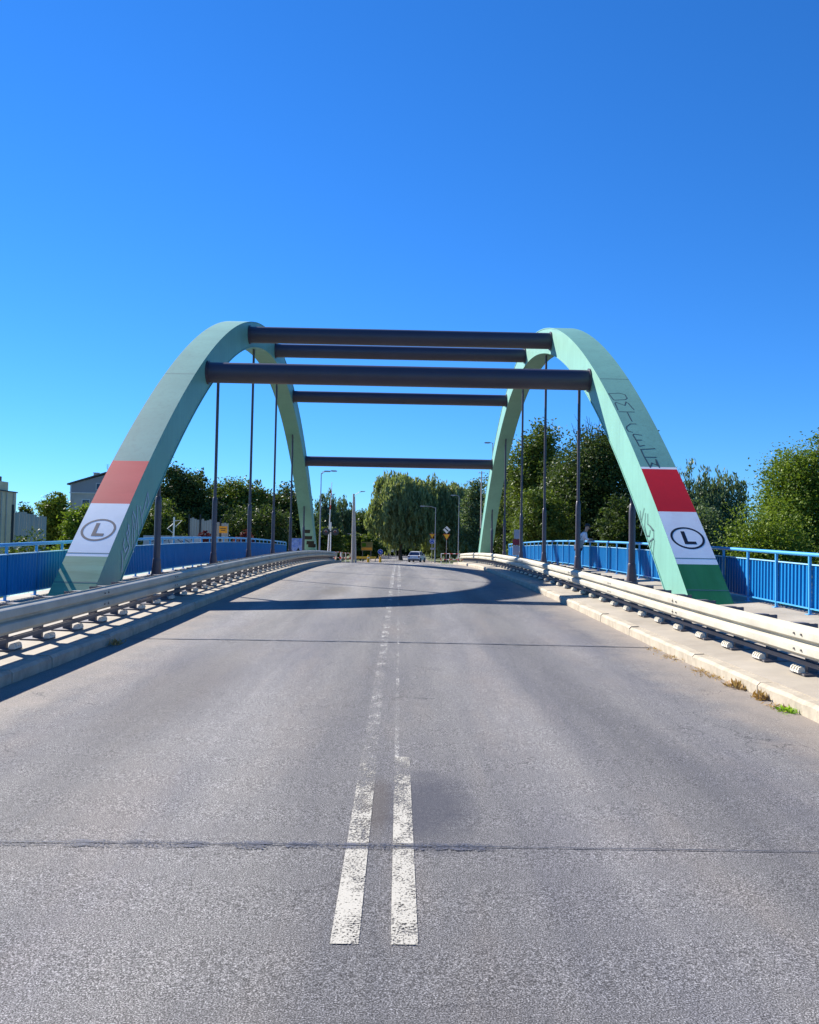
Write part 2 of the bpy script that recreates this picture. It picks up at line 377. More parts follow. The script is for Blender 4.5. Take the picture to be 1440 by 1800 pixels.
# ------------------------------------------------------------------ ground, water, road
def grid(name, xs, ys, zf, material, smooth=True):
    V = [(x, y, zf(x, y)) for y in ys for x in xs]; n = len(xs)
    Fc = [(j * n + i, j * n + i + 1, (j + 1) * n + i + 1, (j + 1) * n + i) for j in range(len(ys) - 1) for i in range(n - 1)]
    mb = MB(); mb.v = V; mb.f = Fc; mb.mi = [0] * len(Fc)
    return mb.build(name, material, smooth=smooth, fix=False)
xs = sorted(set([-900, -500, -300, -200, -140, -100, -75] + list(range(-60, -20, 4)) + [i * 1.0 for i in range(-20, 21)] + list(range(24, 61, 4)) + [75, 100, 140, 200, 300, 500, 900]))
ys = sorted(set([-200, -100, -60, -40, -25, -15, -8] + [i * 1.0 for i in range(0, 112)] + list(range(112, 180, 4)) + [190, 210, 240, 280, 340, 420, 600, 900, 1500]))
struct(grid('ground', xs, ys, gz, 'grass'))
w = MB(); w.box((0, 39.5, -5.25), (400, 36, .5)); struct(w.build('canal_water', 'water'))

ys = [i * 1.0 for i in range(-14, 240)]
V = []; Fc = []
fr = [-1, -.75, -.5, -.25, 0, .25, .5, .75, 1]
for y in ys:
    for f in fr: V.append((XC + f * hw(y), y, rz(y) + .012 * (1 - f * f)))
n = len(fr)
mb = MB(); mb.v = V
mb.f = [(j * n + i, j * n + i + 1, (j + 1) * n + i + 1, (j + 1) * n + i) for j in range(len(ys) - 1) for i in range(n - 1)]; mb.mi = [0] * len(mb.f)
road = struct(mb.build('road', 'asphalt', smooth=True, fix=False))
def rzx(x, y):
    f = (x - XC) / hw(y); return rz(y) + .012 * (1 - f * f)

def road_sheet(name, material, edges, lift):          # edges: list of (y, x0, x1)
    mb = MB(); vs = []
    for y, a, b in edges: vs += [(a, y, rzx(a, y) + lift), (b, y, rzx(b, y) + lift)]
    mb.add(vs, [(2 * i, 2 * i + 1, 2 * i + 3, 2 * i + 2) for i in range(len(edges) - 1)])
    return mb.build(name, material, road, fix=False)
def strip(x0, x1, y0, y1, step=.5, wob=0):
    k = max(2, int((y1 - y0) / step)); return [(y0 + (y1 - y0) * i / k, x0, x1) for i in range(k + 1)]
road_sheet('painted_line', 'paint_new', strip(-.252, -.135, 3.41, 6.2), .004)
road_sheet('painted_line', 'paint_new', strip(-.004, .108, 3.41, 6.25), .004)
road_sheet('painted_line', 'paint_old', strip(-.25, -.14, 6.2, 24), .004)
road_sheet('painted_line', 'paint_old', strip(-.004, .03, 6.25, 24), .004)
road_sheet('painted_line', 'paint_far', strip(-.27, -.15, 24, 66, 1), .004)
road_sheet('painted_line', 'paint_far', strip(-.03, .085, 24, 66, 1), .004)
for k in range(3): road_sheet('painted_line', 'white', strip(.2 + k * .9, .7 + k * .9, 96, 99, 1), .004)
# bitumen-sealed joints across the road
rnd = random.Random(3)
def cross_seal(y0, w0, material, skew=0.0, lift=.007, jit=.01, x0=-4.1, x1=3.9):
    mb = MB(); vs = []; n = 90; dr = 0
    for i in range(n + 1):
        x = x0 + (x1 - x0) * i / n; dr = dr * .85 + rnd.uniform(-jit, jit); yy = y0 + skew * (x - XC) + dr
        hwid = w0 * rnd.uniform(.6, 1.2) / 2
        vs += [(x, yy - hwid, rzx(x, yy) + lift), (x, yy + hwid, rzx(x, yy) + lift)]
    mb.add(vs, [(2 * i, 2 * i + 2, 2 * i + 3, 2 * i + 1) for i in range(n)])
    return mb.build('sealed_joint', material, road, fix=False)
cross_seal(4.47, .010, 'tar', .004, .006, .003)
cross_seal(4.47, .11, 'tar_blue', .004, .0045, .003, -4.1, .55)
cross_seal(12.6, .05, 'tar', -.01, .006, .008)
cross_seal(18.2, .02, 'tar_blue', .0, .007, .012, -4.1, 1)
cross_seal(23.5, .06, 'tar_blue', .0, .007, .012)
cross_seal(33, .07, 'tar_blue', .0, .007, .012)
cross_seal(46, .08, 'tar_blue', .0, .007, .012)
cross_seal(58, .09, 'tar_blue', .0, .007, .012)

# apron of pale concrete past the bridge
ys2 = [i * 1.0 for i in range(60, 104)]
ap = grid('concrete_apron', [-15, -9, -5, 0, 5, 9, 15], ys2, lambda x, y: rz(y) - .03 + .05 * (abs(x) > 6), 'apron'); struct(ap)

# kerbs
KX = lambda y: 4.05 + max(0, y - 55) ** 2 / 16
kerb_prof = [(0, -.14), (0, .12), (.035, .155), (.16, .16), (.16, -.14)]
for side, nm in ((-1, 'kerb_left'), (1, 'kerb_right')):
    root = struct(empty(nm, (XC, 0, 0)))
    variants = []
    for q in range(4):
        rr = random.Random(40 + q); mb = MB(); fr_ = []
        for i in range(7):
            t = -.497 + .994 * i / 6; j = rr.uniform(-.006, .006); c = .012 if i in (0, 6) else 0
            fr_.append((Vector((side * (c * .3 + j), t, -c * .5 + rr.uniform(-.005, .003))), Vector((side, 0, 0)), Vector((0, 0, 1))))
        mb.sweep(kerb_prof, fr_); variants.append(mb.mesh('kerb_stone', 'kerb'))
    for i in range(-2, 61):
        y = i + .5; dxy = (KX(y + .5) - KX(y - .5))
        put('kerb_stone', variants[rnd.randrange(4)], root, (side * (KX(y) + rnd.uniform(-.006, .006)), y, rz(y) + rnd.uniform(-.008, .008)), (math.atan(rs(y)), 0, -side * math.atan(dxy) + rnd.uniform(-.006, .006)))

# pavements (raised slabs behind the kerbs)
for side, nm in ((-1, 'pavement_left'), (1, 'pavement_right')):
    mb = MB(); frames = []
    for i in range(-8, 63):
        o = Vector((XC, i, rz(i)))
        frames.append((o, Vector((side, 0, 0)), Vector((0, 0, 1))))
    pz = lambda a: .15 + (a - 4.05) * (.058 if side > 0 else .020)
    mb.sweep([(4.212, -.3), (4.212, pz(4.212)), (6.0, pz(6.0)), (7.75, pz(7.75)), (7.75, -.3)], frames)
    pv = struct(mb.build(nm, 'pavement'))

# ------------------------------------------------------------------ the arch bridge
YC, ZTOP, CURV, HD, HWD = 39.76, 11.07, 0.02115, 0.52, 0.435
ARX, BAY = 6.53, 6.87                # arch axis off the road axis, bay length
zc = lambda t: ZTOP - CURV * (t - YC) ** 2
def arch_frame(t):
    s = -2 * CURV * (t - YC); n = Vector((0, -s, 1)).normalized(); return Vector((0, t, zc(t))), n
def ext(ax, t, a, off):               # point on the upper face: arch axis x, parameter, lateral, height over face
    o, n = arch_frame(t); return Vector((ax + a, 0, 0)) + o + n * (HD + off)
def hit_ext(ax, u, v, lo=15, hi=40):
    best = None; d = ray(u, v)        # the ray meets the upper face: march over the parameter
    pr = None
    for i in range(400):
        t = lo + (hi - lo) * i / 399; o, n = arch_frame(t); p = o + n * HD
        q = EYE.z + d.z * (p.y / d.y) - p.z
        if pr is not None and pr * q <= 0: 
            x = d.x * (p.y / d.y); return t, x - ax
        pr = q
    return None
def hit_side(x, u, v):
    d = ray(u, v); k = x / d.x; return EYE + d * k
bridge = tag(empty('arch_bridge', (XC, YC, rz(YC))), 'road bridge with two tall mint green steel arches joined by dark pipes', 'bridge')
BINV = Vector((-XC, -YC, -rz(YC)))
def bput(mb, name, material, parent=None, smooth=False, label=None):
    off = BINV if parent is None else Vector((0, 0, 0))
    if True: mb.v = [tuple(Vector(v) + BINV) for v in mb.v]
    o = mb.build(name, material, parent or bridge, smooth)
    if label: o['label'] = label
    return o
T0, T1 = 15.9, 2 * YC - 15.9
arches = {}
for side, ax in ((-1, XC - ARX), (1, XC + ARX)):
    mb = MB(); fr_ = []
    for i in range(121):
        o, n = arch_frame(T0 + (T1 - T0) * i / 120); fr_.append((o + Vector((ax, 0, 0)), Vector((1, 0, 0)), n))
    h = HD; wd = HWD
    # box girder with thin flange lips
    mb.sweep([(-wd - .012, h), (wd + .012, h), (wd + .012, h - .03), (wd - .008, h - .03), (wd - .008, -h + .03), (wd + .012, -h + .03), (wd + .012, -h), (-wd - .012, -h), (-wd - .012, -h + .03), (-wd + .008, -h + .03), (-wd + .008, h - .03), (-wd - .012, h - .03)], fr_)
    arch = bput(mb, 'arch', 'mint', smooth=True)
    arches[side] = (arch, ax)

def band(arch, ax, t0, t1, material, name='painted_band', off=.0012, a0=-HWD - .011, a1=HWD + .011, n=10):
    mb = MB(); vs = []
    for i in range(n + 1):
        t = t0 + (t1 - t0) * i / n; vs += [ext(ax, t, a0, off), ext(ax, t, a1, off)]
    mb.add(vs, [(2 * i, 2 * i + 1, 2 * i + 3, 2 * i + 2) for i in range(n)])
    return bput(mb, name, material, arch)
def emblem(arch, ax, tc, rad, material, shear):
    def P(a, s): return ext(ax, tc + s * .715, a, .0024)
    mb = MB(); n = 64; vs = []
    for k in range(n):
        c, s_ = math.cos(2 * math.pi * k / n), math.sin(2 * math.pi * k / n)
        vs += [P(c * rad, s_ * rad * 1.02), P(c * rad * .865, s_ * rad * .87)]
    mb.add(vs, [(2 * k, 2 * ((k + 1) % n), 2 * ((k + 1) % n) + 1, 2 * k + 1) for k in range(n)])
    bput(mb, 'emblem_ring', material, arch)
    r = rad
    L = [(-.30, .62), (-.06, .62), (-.06, -.33), (.44, -.33), (.44, -.58), (-.30, -.58)]
    mb = MB(); mb.add([P(a * r * .95 + shear * b * r, b * r) for a, b in L], [(0, 1, 2, 5), (2, 3, 4, 5)])
    bput(mb, 'emblem_letter', material, arch)
def ribbons(arch, strokes, width, material, name, hit, nrm):
    mb = MB()
    for st in strokes:
        P = [hit(u, v) for u, v in st]; P = [p for p in P if p is not None]
        for a, b in zip(P[:-1], P[1:]):
            d = b[0] - a[0]
            if d.length < 1e-4: continue
            nn = a[1]; sd_ = d.normalized().cross(nn) * width / 2; e = d.normalized() * width * .35
            mb.add([a[0] - sd_ - e, a[0] + sd_ - e, b[0] + sd_ + e, b[0] - sd_ + e], [(0, 1, 2, 3)])
    # every stroke piece a little higher than the last so that none share a plane
    for i in range(len(mb.f)):
        for j in range(4):
            q = mb.v[i * 4 + j]; mb.v[i * 4 + j] = tuple(Vector(q) + nrm * (i * .00004))
    return bput(mb, name, material, arch)

aL, xL = arches[-1]; aR, xR = arches[1]
def tt(ax, u, v): return hit_ext(ax, u, v)[0]
# heights of the colour bands read on the faces
tR = [tt(xR, 1142, 826), tt(xR, 1170, 903), tt(xR, 1205, 995)]
tL = [tt(xL, 235, 813), tt(xL, 205, 888), tt(xL, 172, 983)]
print('bands', tR, tL)
lab = 'fresh saturated paint'
band(aR, xR, 16.1, tR[2], 'green_new'); band(aR, xR, tR[2], tR[1], 'white_new'); band(aR, xR, tR[1], tR[0], 'red_new')
band(aL, xL, 16.1, tL[2], 'green_old'); band(aL, xL, tL[2], tL[1], 'white_old'); band(aL, xL, tL[1], tL[0], 'red_old')
band(aR, xR, tR[0], tR[0] + .07, 'white_old', 'primer_edge')
for a_, x_, t_ in ((aR, xR, tt(xR, 1195, 986)), (aR, xR, tt(xR, 1220, 1038)), (aL, xL, tt(xL, 170, 974)), (aL, xL, tt(xL, 150, 1030)), (aL, xL, tt(xL, 310, 657)), (aR, xR, tt(xR, 1090, 668))):
    band(a_, x_, t_, t_ + .018, 'seam', 'weld_seam', .0022, n=1)
for a_, x_ in ((aR, xR), (aL, xL)):
    for t_ in (29.2, 34.5, 45.0, 50.3):
        band(a_, x_, t_, t_ + .014, 'seam', 'weld_seam', .0022, n=1)
emblem(aR, xR, tt(xR, 1187, 945.5), .375, 'black_new', 0.0)
emblem(aL, xL, tt(xL, 185, 933), .375, 'black_old', 0.0)
# scrawled letters down the upper face of the right arch
def cropper(x0, y0, sc): return lambda pts: [(x0 + a / sc, y0 + b / sc) for a, b in pts]
cA = cropper(1050, 680, 10.286)
strokes = [cA(p) for p in (
    [(300, 245), (205, 130), (400, 120), (500, 150), (540, 205), (510, 240), (310, 245)],
    [(375, 420), (320, 300), (345, 285), (500, 345), (520, 275), (560, 300), (660, 415)],
    [(395, 463), (670, 463)], [(545, 475), (625, 630)],
    [(700, 685), (600, 680), (535, 720), (525, 755), (560, 800), (630, 825)],
    [(800, 880), (660, 870), (645, 885), (700, 975), (760, 1080)], [(700, 975), (800, 965)], [(760, 1080), (850, 1060)],
    [(1040, 1135), (785, 1132), (850, 1280), (960, 1470)], [(850, 1280), (1060, 1285)],
    [(960, 1470), (985, 1375), (1080, 1430), (1060, 1320), (1125, 1475)])]
def hitR(u, v):
    r = hit_ext(xR, u, v, 15.5, 32)
    if r is None: return None
    t, a = r; return ext(xR, t, max(-HWD, min(HWD, a)), .0012), arch_frame(t)[1]
ribbons(aR, strokes, .032, 'scrawl_dark', 'scrawled_letters', hitR, arch_frame(26)[1])
cB = cropper(1100, 880, 9.0)
strokes = [cB(p) for p in (
    [(225, 160), (240, 340), (265, 440), (240, 550)], [(290, 120), (245, 330), (225, 420)],
    [(310, 200), (295, 400), (330, 560), (370, 560), (385, 470)], [(345, 210), (345, 370), (380, 400), (420, 470)],
    [(385, 400), (440, 470), (440, 600), (380, 640), (350, 730)], [(420, 590), (380, 800), (375, 860)], [(450, 620), (430, 850)])]
def hitRs(u, v): return hit_side(xR - HWD + .004 + .004 - .012, u, v), Vector((-1, 0, 0))
ribbons(aR, strokes, .03, 'scrawl_dark', 'scrawled_tag', hitRs, Vector((-1, 0, 0)))
cC = cropper(190, 850, 10.0)
strokes = [cC(p) for p in (
    [(700, 160), (640, 420), (600, 560)], [(700, 160), (720, 330), (690, 420)], [(560, 400), (600, 640), (600, 790)], [(510, 390), (520, 620), (540, 930)],
    [(440, 490), (490, 620), (500, 800)], [(430, 560), (440, 720), (420, 900), (430, 1100), (450, 1200)], [(470, 700), (460, 900), (470, 1060), (440, 1190)],
    [(350, 720), (380, 860), (340, 1000)], [(320, 860), (350, 1000), (380, 1120), (340, 1230), (300, 1330)], [(290, 980), (270, 1080), (300, 1200), (340, 1120)],
    [(240, 1190), (255, 1350), (240, 1550)], [(370, 740), (330, 900)])]
def hitLs(u, v): return hit_side(xL + HWD - .008 + .012, u, v), Vector((1, 0, 0))
ribbons(aL, strokes, .045, 'scrawl_light', 'scrawled_tag', hitLs, Vector((1, 0, 0)))
# dark torn posters on the far left foot
for k, (v0, hgt) in enumerate(((937, 5), (948, 5), (957, 4), (962, 5))):
    t = None; d = ray(547, v0)
    # underside face of the far half
    pr = None
    for i in range(500):
        tq = 50 + i * .03; o, n = arch_frame(tq); p = o - n * HD; q = EYE.z + d.z * (p.y / d.y) - p.z
        if pr is not None and pr * q <= 0: t = tq; break
        pr = q
    if t:
        o, n = arch_frame(t); o2, n2 = arch_frame(t - .3)
        mb = MB(); aa = -.35 + .1 * k; 
        mb.add([Vector((xL + aa, 0, 0)) + o - n * (HD + .006), Vector((xL + aa + .55, 0, 0)) + o - n * (HD + .006), Vector((xL + aa + .6, 0, 0)) + o2 - n2 * (HD + .006), Vector((xL + aa + .05, 0, 0)) + o2 - n2 * (HD + .006)], [(0, 1, 2, 3)])
        bput(mb, 'torn_poster', 'poster_dark', aL)

# cross pipes
for k in range(5):
    y = YC + (k - 2) * BAY; z = zc(y); mb = MB()
    mb.tube([(xL + HWD - .02, y, z), (xR - HWD + .02, y, z)], .325, 28)
    pb = bput(mb, 'cross_pipe', 'pipe', smooth=True)
    for sgn, xx in ((1, xL + HWD - .006), (-1, xR - HWD + .006)):
        mb = MB(); mb.tube([(xx, y, z), (xx + sgn * .05, y, z)], .375, 28); bput(mb, 'end_collar', 'pipe', pb, True)

# hangers
for side, ax in ((-1, xL), (1, xR)):
    for k in range(6):
        y = YC + (k - 2.5) * BAY; z0 = wz(y, 6.5, side); z1 = zc(y) - HD * 1.05
        sl = min(2.55, (z1 - z0) * .62)
        mb = MB(); mb.tube([(ax, y, z0 + sl - .05), (ax, y, z1 - .3)], .054, 14)
        hg = bput(mb, 'hanger', 'hanger', smooth=True)
        mb = MB(); mb.tube([(ax, y, z0 + .5), (ax, y, z0 + sl - .45), (ax, y, z0 + sl - .2), (ax, y, z0 + sl), (ax, y, z0 + sl + .02)], [.09, .09, .09, .074, .06], 16)
        bput(mb, 'sleeve', 'hanger', hg, True)
        mb = MB(); mb.tube([(ax, y, z0 - .02), (ax, y, z0 + .10), (ax, y, z0 + .5), (ax, y, z0 + .56), (ax, y, z0 + .6)], [.16, .15, .108, .112, .094], 16)
        bput(mb, 'base_socket', 'hanger', hg, True)
        mb = MB(); mb.box((ax, y, z0 + .012), (.5, .5, .03)); bput(mb, 'base_plate', 'galv_dark', hg)
        sl_ = abs(2 * CURV * (y - YC)) * .22
        mb = MB(); mb.prism([(-.20, .55 + sl_), (.20, .55 + sl_), (.075, -.35), (-.075, -.35)], (ax - .03, y, z1 - .2), (0, 1, 0), (0, 0, 1), (1, 0, 0), .06)
        bput(mb, 'top_lug', 'hanger', hg)
# deck slab, edge beams and abutments
mb = MB(); fr_ = [(Vector((XC, y, rz(y))), Vector((1, 0, 0)), Vector((0, 0, 1))) for y in range(17, 63)]
mb.sweep([(-7.80, -.9), (7.80, -.9), (7.80, -.31), (-7.80, -.31)], fr_); bput(mb, 'deck_slab', 'pavement')
for side in (-1, 1):
    mb = MB(); mb.sweep([(side * 7.755, -1.3), (side * 7.98, -1.3), (side * 7.98, .34 if side > 0 else .2), (side * 7.755, .34 if side > 0 else .2)], fr_); bput(mb, 'edge_beam', 'mint')
for y in (21.0, 58.5):
    mb = MB(); mb.box((XC, y, -2.6), (15.2, 4.0, 4.6)); bput(mb, 'abutment', 'conc_wall')
# expansion plates under the arch feet
for side, ax in ((-1, xL), (1, xR)):
    for y in (18.1, 61.4):
        mb = MB(); mb.box((ax, y, wz(y, 6.5, side) + .01), (1.1, 2.4, .05)); bput(mb, 'bearing_plate', 'pavement')

# ------------------------------------------------------------------ blue railings
RX = 7.45; PITCH = 1.3
def corr_panel(flip):
    mb = MB(); W_, z0, z1 = 1.27, .12, .88; prof = []; x = -W_ / 2; p = .14; dpt = flip
    k = 0
    while x < W_ / 2 - 1e-6:
        for fx, dd in ((0, 0), (.42, 0), (.5, 1), (.92, 1)):
            xx = min(W_ / 2, x + fx * p); prof.append((xx, dd * dpt))
        x += p
    prof.append((W_ / 2, 0)); th = .002; vs = []
    for a, b in prof: vs += [(b, a, z0), (b, a, z1), (b + th, a, z0), (b + th, a, z1)]
    fs = []
    for i in range(len(prof) - 1):
        q = i * 4; r_ = q + 4
        fs += [(q, r_, r_ + 1, q + 1), (q + 2, q + 3, r_ + 3, r_ + 2), (q + 1, r_ + 1, r_ + 3, q + 3), (q, q + 2, r_ + 2, r_)]
    mb.add(vs, fs); return mb.mesh('sheet_panel', 'blue_sheet')
panel_me = {1: corr_panel(.03), -1: corr_panel(.014)}
mb = MB(); mb.box((0, 0, .52), (.045, .04, 1.04)); mb.box((0, 0, .006), (.13, .13, .012)); post_me = mb.mesh('post', 'blue_rail')
mb = MB(); mb.box((0, 0, .11), (.03, PITCH - .042, .025)); low_me = mb.mesh('bottom_rail', 'blue_rail')
mb = MB(); mb.box((0, 0, .892), (.055, PITCH - .042, .02)); trim_me = mb.mesh('panel_trim', 'blue_edge')
for side, lab_ in ((-1, 'blue railing with corrugated sheet panels behind the faded emblem arch foot'), (1, 'blue railing with corrugated sheet panels a person leans on')):
    root = tag(empty('railing', (XC + side * RX, 0, 0)), lab_, 'railing', None)
    n = 44
    for i in range(n):
        y = i * PITCH - 1; ym = y + PITCH / 2; z = wz(y, RX, side) - .004; zm = wz(ym, RX, side) - .004; sl = math.atan(rs(ym))
        put('post', post_me, root, (0, y, z))
        if i < n - 1:
            put('sheet_panel', panel_me[side], root, (.027, ym, zm), (sl, 0, 0))
            put('bottom_rail', low_me, root, (0, ym, zm), (sl, 0, 0)); put('panel_trim', trim_me, root, (.038, ym, zm), (sl, 0, 0))
    mb = MB(); mb.tube([(0, -1.1 + k * PITCH, wz(-1.1 + k * PITCH, RX, side) + 1.07) for k in range(n)] + [(0, (n - 1) * PITCH - .95, wz((n - 1) * PITCH - .95, RX, side) + .98)], .036, 12)
    mb.build('handrail', 'blue_rail', root, True)

# ------------------------------------------------------------------ guardrails
def wbeam_prof():                     # (depth towards road, height) open section drawn as a thin closed band
    c = [(.0, .0), (.0, .015), (.068, .036), (.08, .048), (.083, .085), (.08, .124), (.068, .136), (.012, .15), (.012, .175), (.068, .189), (.08, .201), (.083, .24), (.08, .277), (.068, .289), (.0, .31), (.0, .325)]
    c = [(a, b * 1.08) for a, b in c]; t = .004; return c + [(a - t - .002, b) for a, b in reversed(c)]
WP = wbeam_prof(); GX = 4.53; GPX = 4.80; WB = .25
def post_mesh(side):                  # x axis points away from the road
    s = side; mb = MB()
    mb.box((s * .0, -.03, .29), (.11, .006, .56)); mb.box((s * .055, 0, .29), (.006, .066, .56)); mb.box((s * -.055, 0, .29), (.006, .066, .56))
    return mb.mesh('post', 'galv_dark')
def spacer_mesh(side):
    s = side; mb = MB()
    mb.prism([(-.07, .10), (.07, .10), (.05, -.12), (-.05, -.12)], (s * -.24, 0, .48), (0, 1, 0), (0, 0, 1), (s, 0, 0), .182)
    return mb.mesh('spacer_block', 'galv_dark')
def foot_mesh(side):
    s = side; mb = MB(); mb.box((0, 0, .012), (.34, .34, .022), mi=1)
    return mb.mesh('base_plate', ['bracket', 'galv_dark'])
def bracket_mesh(side):
    s = side; mb = MB()
    for q in range(4):
        pts = [(-.04, 0), (.04, 0), (.04, .03), (.028, .058), (0, .07), (-.028, .058), (-.04, .03)]
        mb.prism(pts, (s * -.16, -.09 + q * .058, .023), (s, 0, 0), (0, 0, 1), (0, 1, 0), .016)
    mb.box((s * -.16, .005, .034), (.07, .2, .022))
    return mb.mesh('foot_bracket', 'bracket')
def bolt_mesh():
    mb = MB()
    for yy in (-.14, .14): mb.tube([(0, yy, .023), (0, yy, .06)], .016, 6)
    return mb.mesh('anchor_bolt', 'galv_dark')
for side, lab_ in ((-1, 'steel crash barrier in front of the faded emblem arch foot, with shadowed face'), (1, 'cream sunlit steel crash barrier in front of the bright emblem arch foot')):
    root = tag(empty('crash_barrier', (XC, 0, 0)), lab_, 'guardrail')
    pm, sp, fm, bk, bo = post_mesh(side), spacer_mesh(side), foot_mesh(side), bracket_mesh(side), bolt_mesh()
    y0, y1 = -3, (58 if side > 0 else 60)
    for i in range(y0, y1 + 1):
        y = i + .3; z = wz(y, GPX, side) - .002; sl = math.atan(rs(y)); x = side * GPX
        put('post', pm, root, (x, y, z)); put('base_plate', fm, root, (x, y, z), (sl, 0, 0))
        put('spacer_block', sp, root, (x, y, z)); put('foot_bracket', bk, root, (x, y, z), (sl, 0, 0))
    def gframe(y, dip=0, out=0):
        return (Vector((side * (GX + out), y, wz(y, GX, side) + WB - dip)), Vector((-side, 0, 0)), Vector((0, 0, 1)))
    y = float(y0)
    while y < y1:
        ye = min(y + 4.0, y1); mb = MB(); jog = .004 if int((y - y0) / 4) % 2 else 0
        mb.sweep(WP, [gframe(y + (ye + .16 - y) * i / 8, 0, jog) for i in range(9)])
        bm_ = mb.build('beam', 'galv', root, True)
        for hh in (.092, .26):
            for dy in (.06, .14):
                mb = MB(); o, A, B = gframe(ye - .3 + dy * 2); mb.tube([o + A * .082 + B * hh, o + A * .096 + B * hh], .013, 6)
                mb.build('splice_bolt', 'weld', bm_)
        y = ye
    mb = MB(); mb.sweep(WP, [gframe(y1 + .16, 0, .006)] + [gframe(y1 + .16 + 2.6 * q / 6, .34 * (q / 6) ** 2, .006 + .25 * (q / 6) ** 2) for q in range(1, 7)]); mb.build('ramped_end', 'galv', root, True)
    mb = MB(); y = y0
    lo = [(.0, 0), (.07, 0), (.07, .05), (.064, .05), (.064, .006), (.006, .006), (.006, .05), (0, .05)]
    mb.sweep(lo, [(Vector((side * (GPX - .09), yy, wz(yy, GPX, side) + .115)), Vector((-side, 0, 0)), Vector((0, 0, 1))) for yy in range(y0, y1 + 1)])
    mb.build('lower_channel', 'galv_dark', root)

# ------------------------------------------------------------------ vegetation
def leaf_mesh(name, C, U, Vv, tint, material):
    n = len(C); P = np.empty((n, 4, 3), np.float32)
    P[:, 0] = C - U; P[:, 1] = C + Vv; P[:, 2] = C + U; P[:, 3] = C - Vv
    me = bpy.data.meshes.new(name); me.vertices.add(4 * n); me.vertices.foreach_set('co', P.ravel())
    me.loops.add(4 * n); me.loops.foreach_set('vertex_index', np.arange(4 * n, dtype=np.int32))
    me.polygons.add(n); me.polygons.foreach_set('loop_start', np.arange(0, 4 * n, 4, dtype=np.int32))
    a = me.attributes.new('tint', 'FLOAT', 'POINT'); a.data.foreach_set('value', np.repeat(np.clip(tint, 0, 1), 4).astype(np.float32))
    me.materials.append(M[material]); me.update(); me.validate(); return me
def unit(g, n):
    v = g.normal(size=(n, 3)); return v / np.linalg.norm(v, axis=1, keepdims=True)

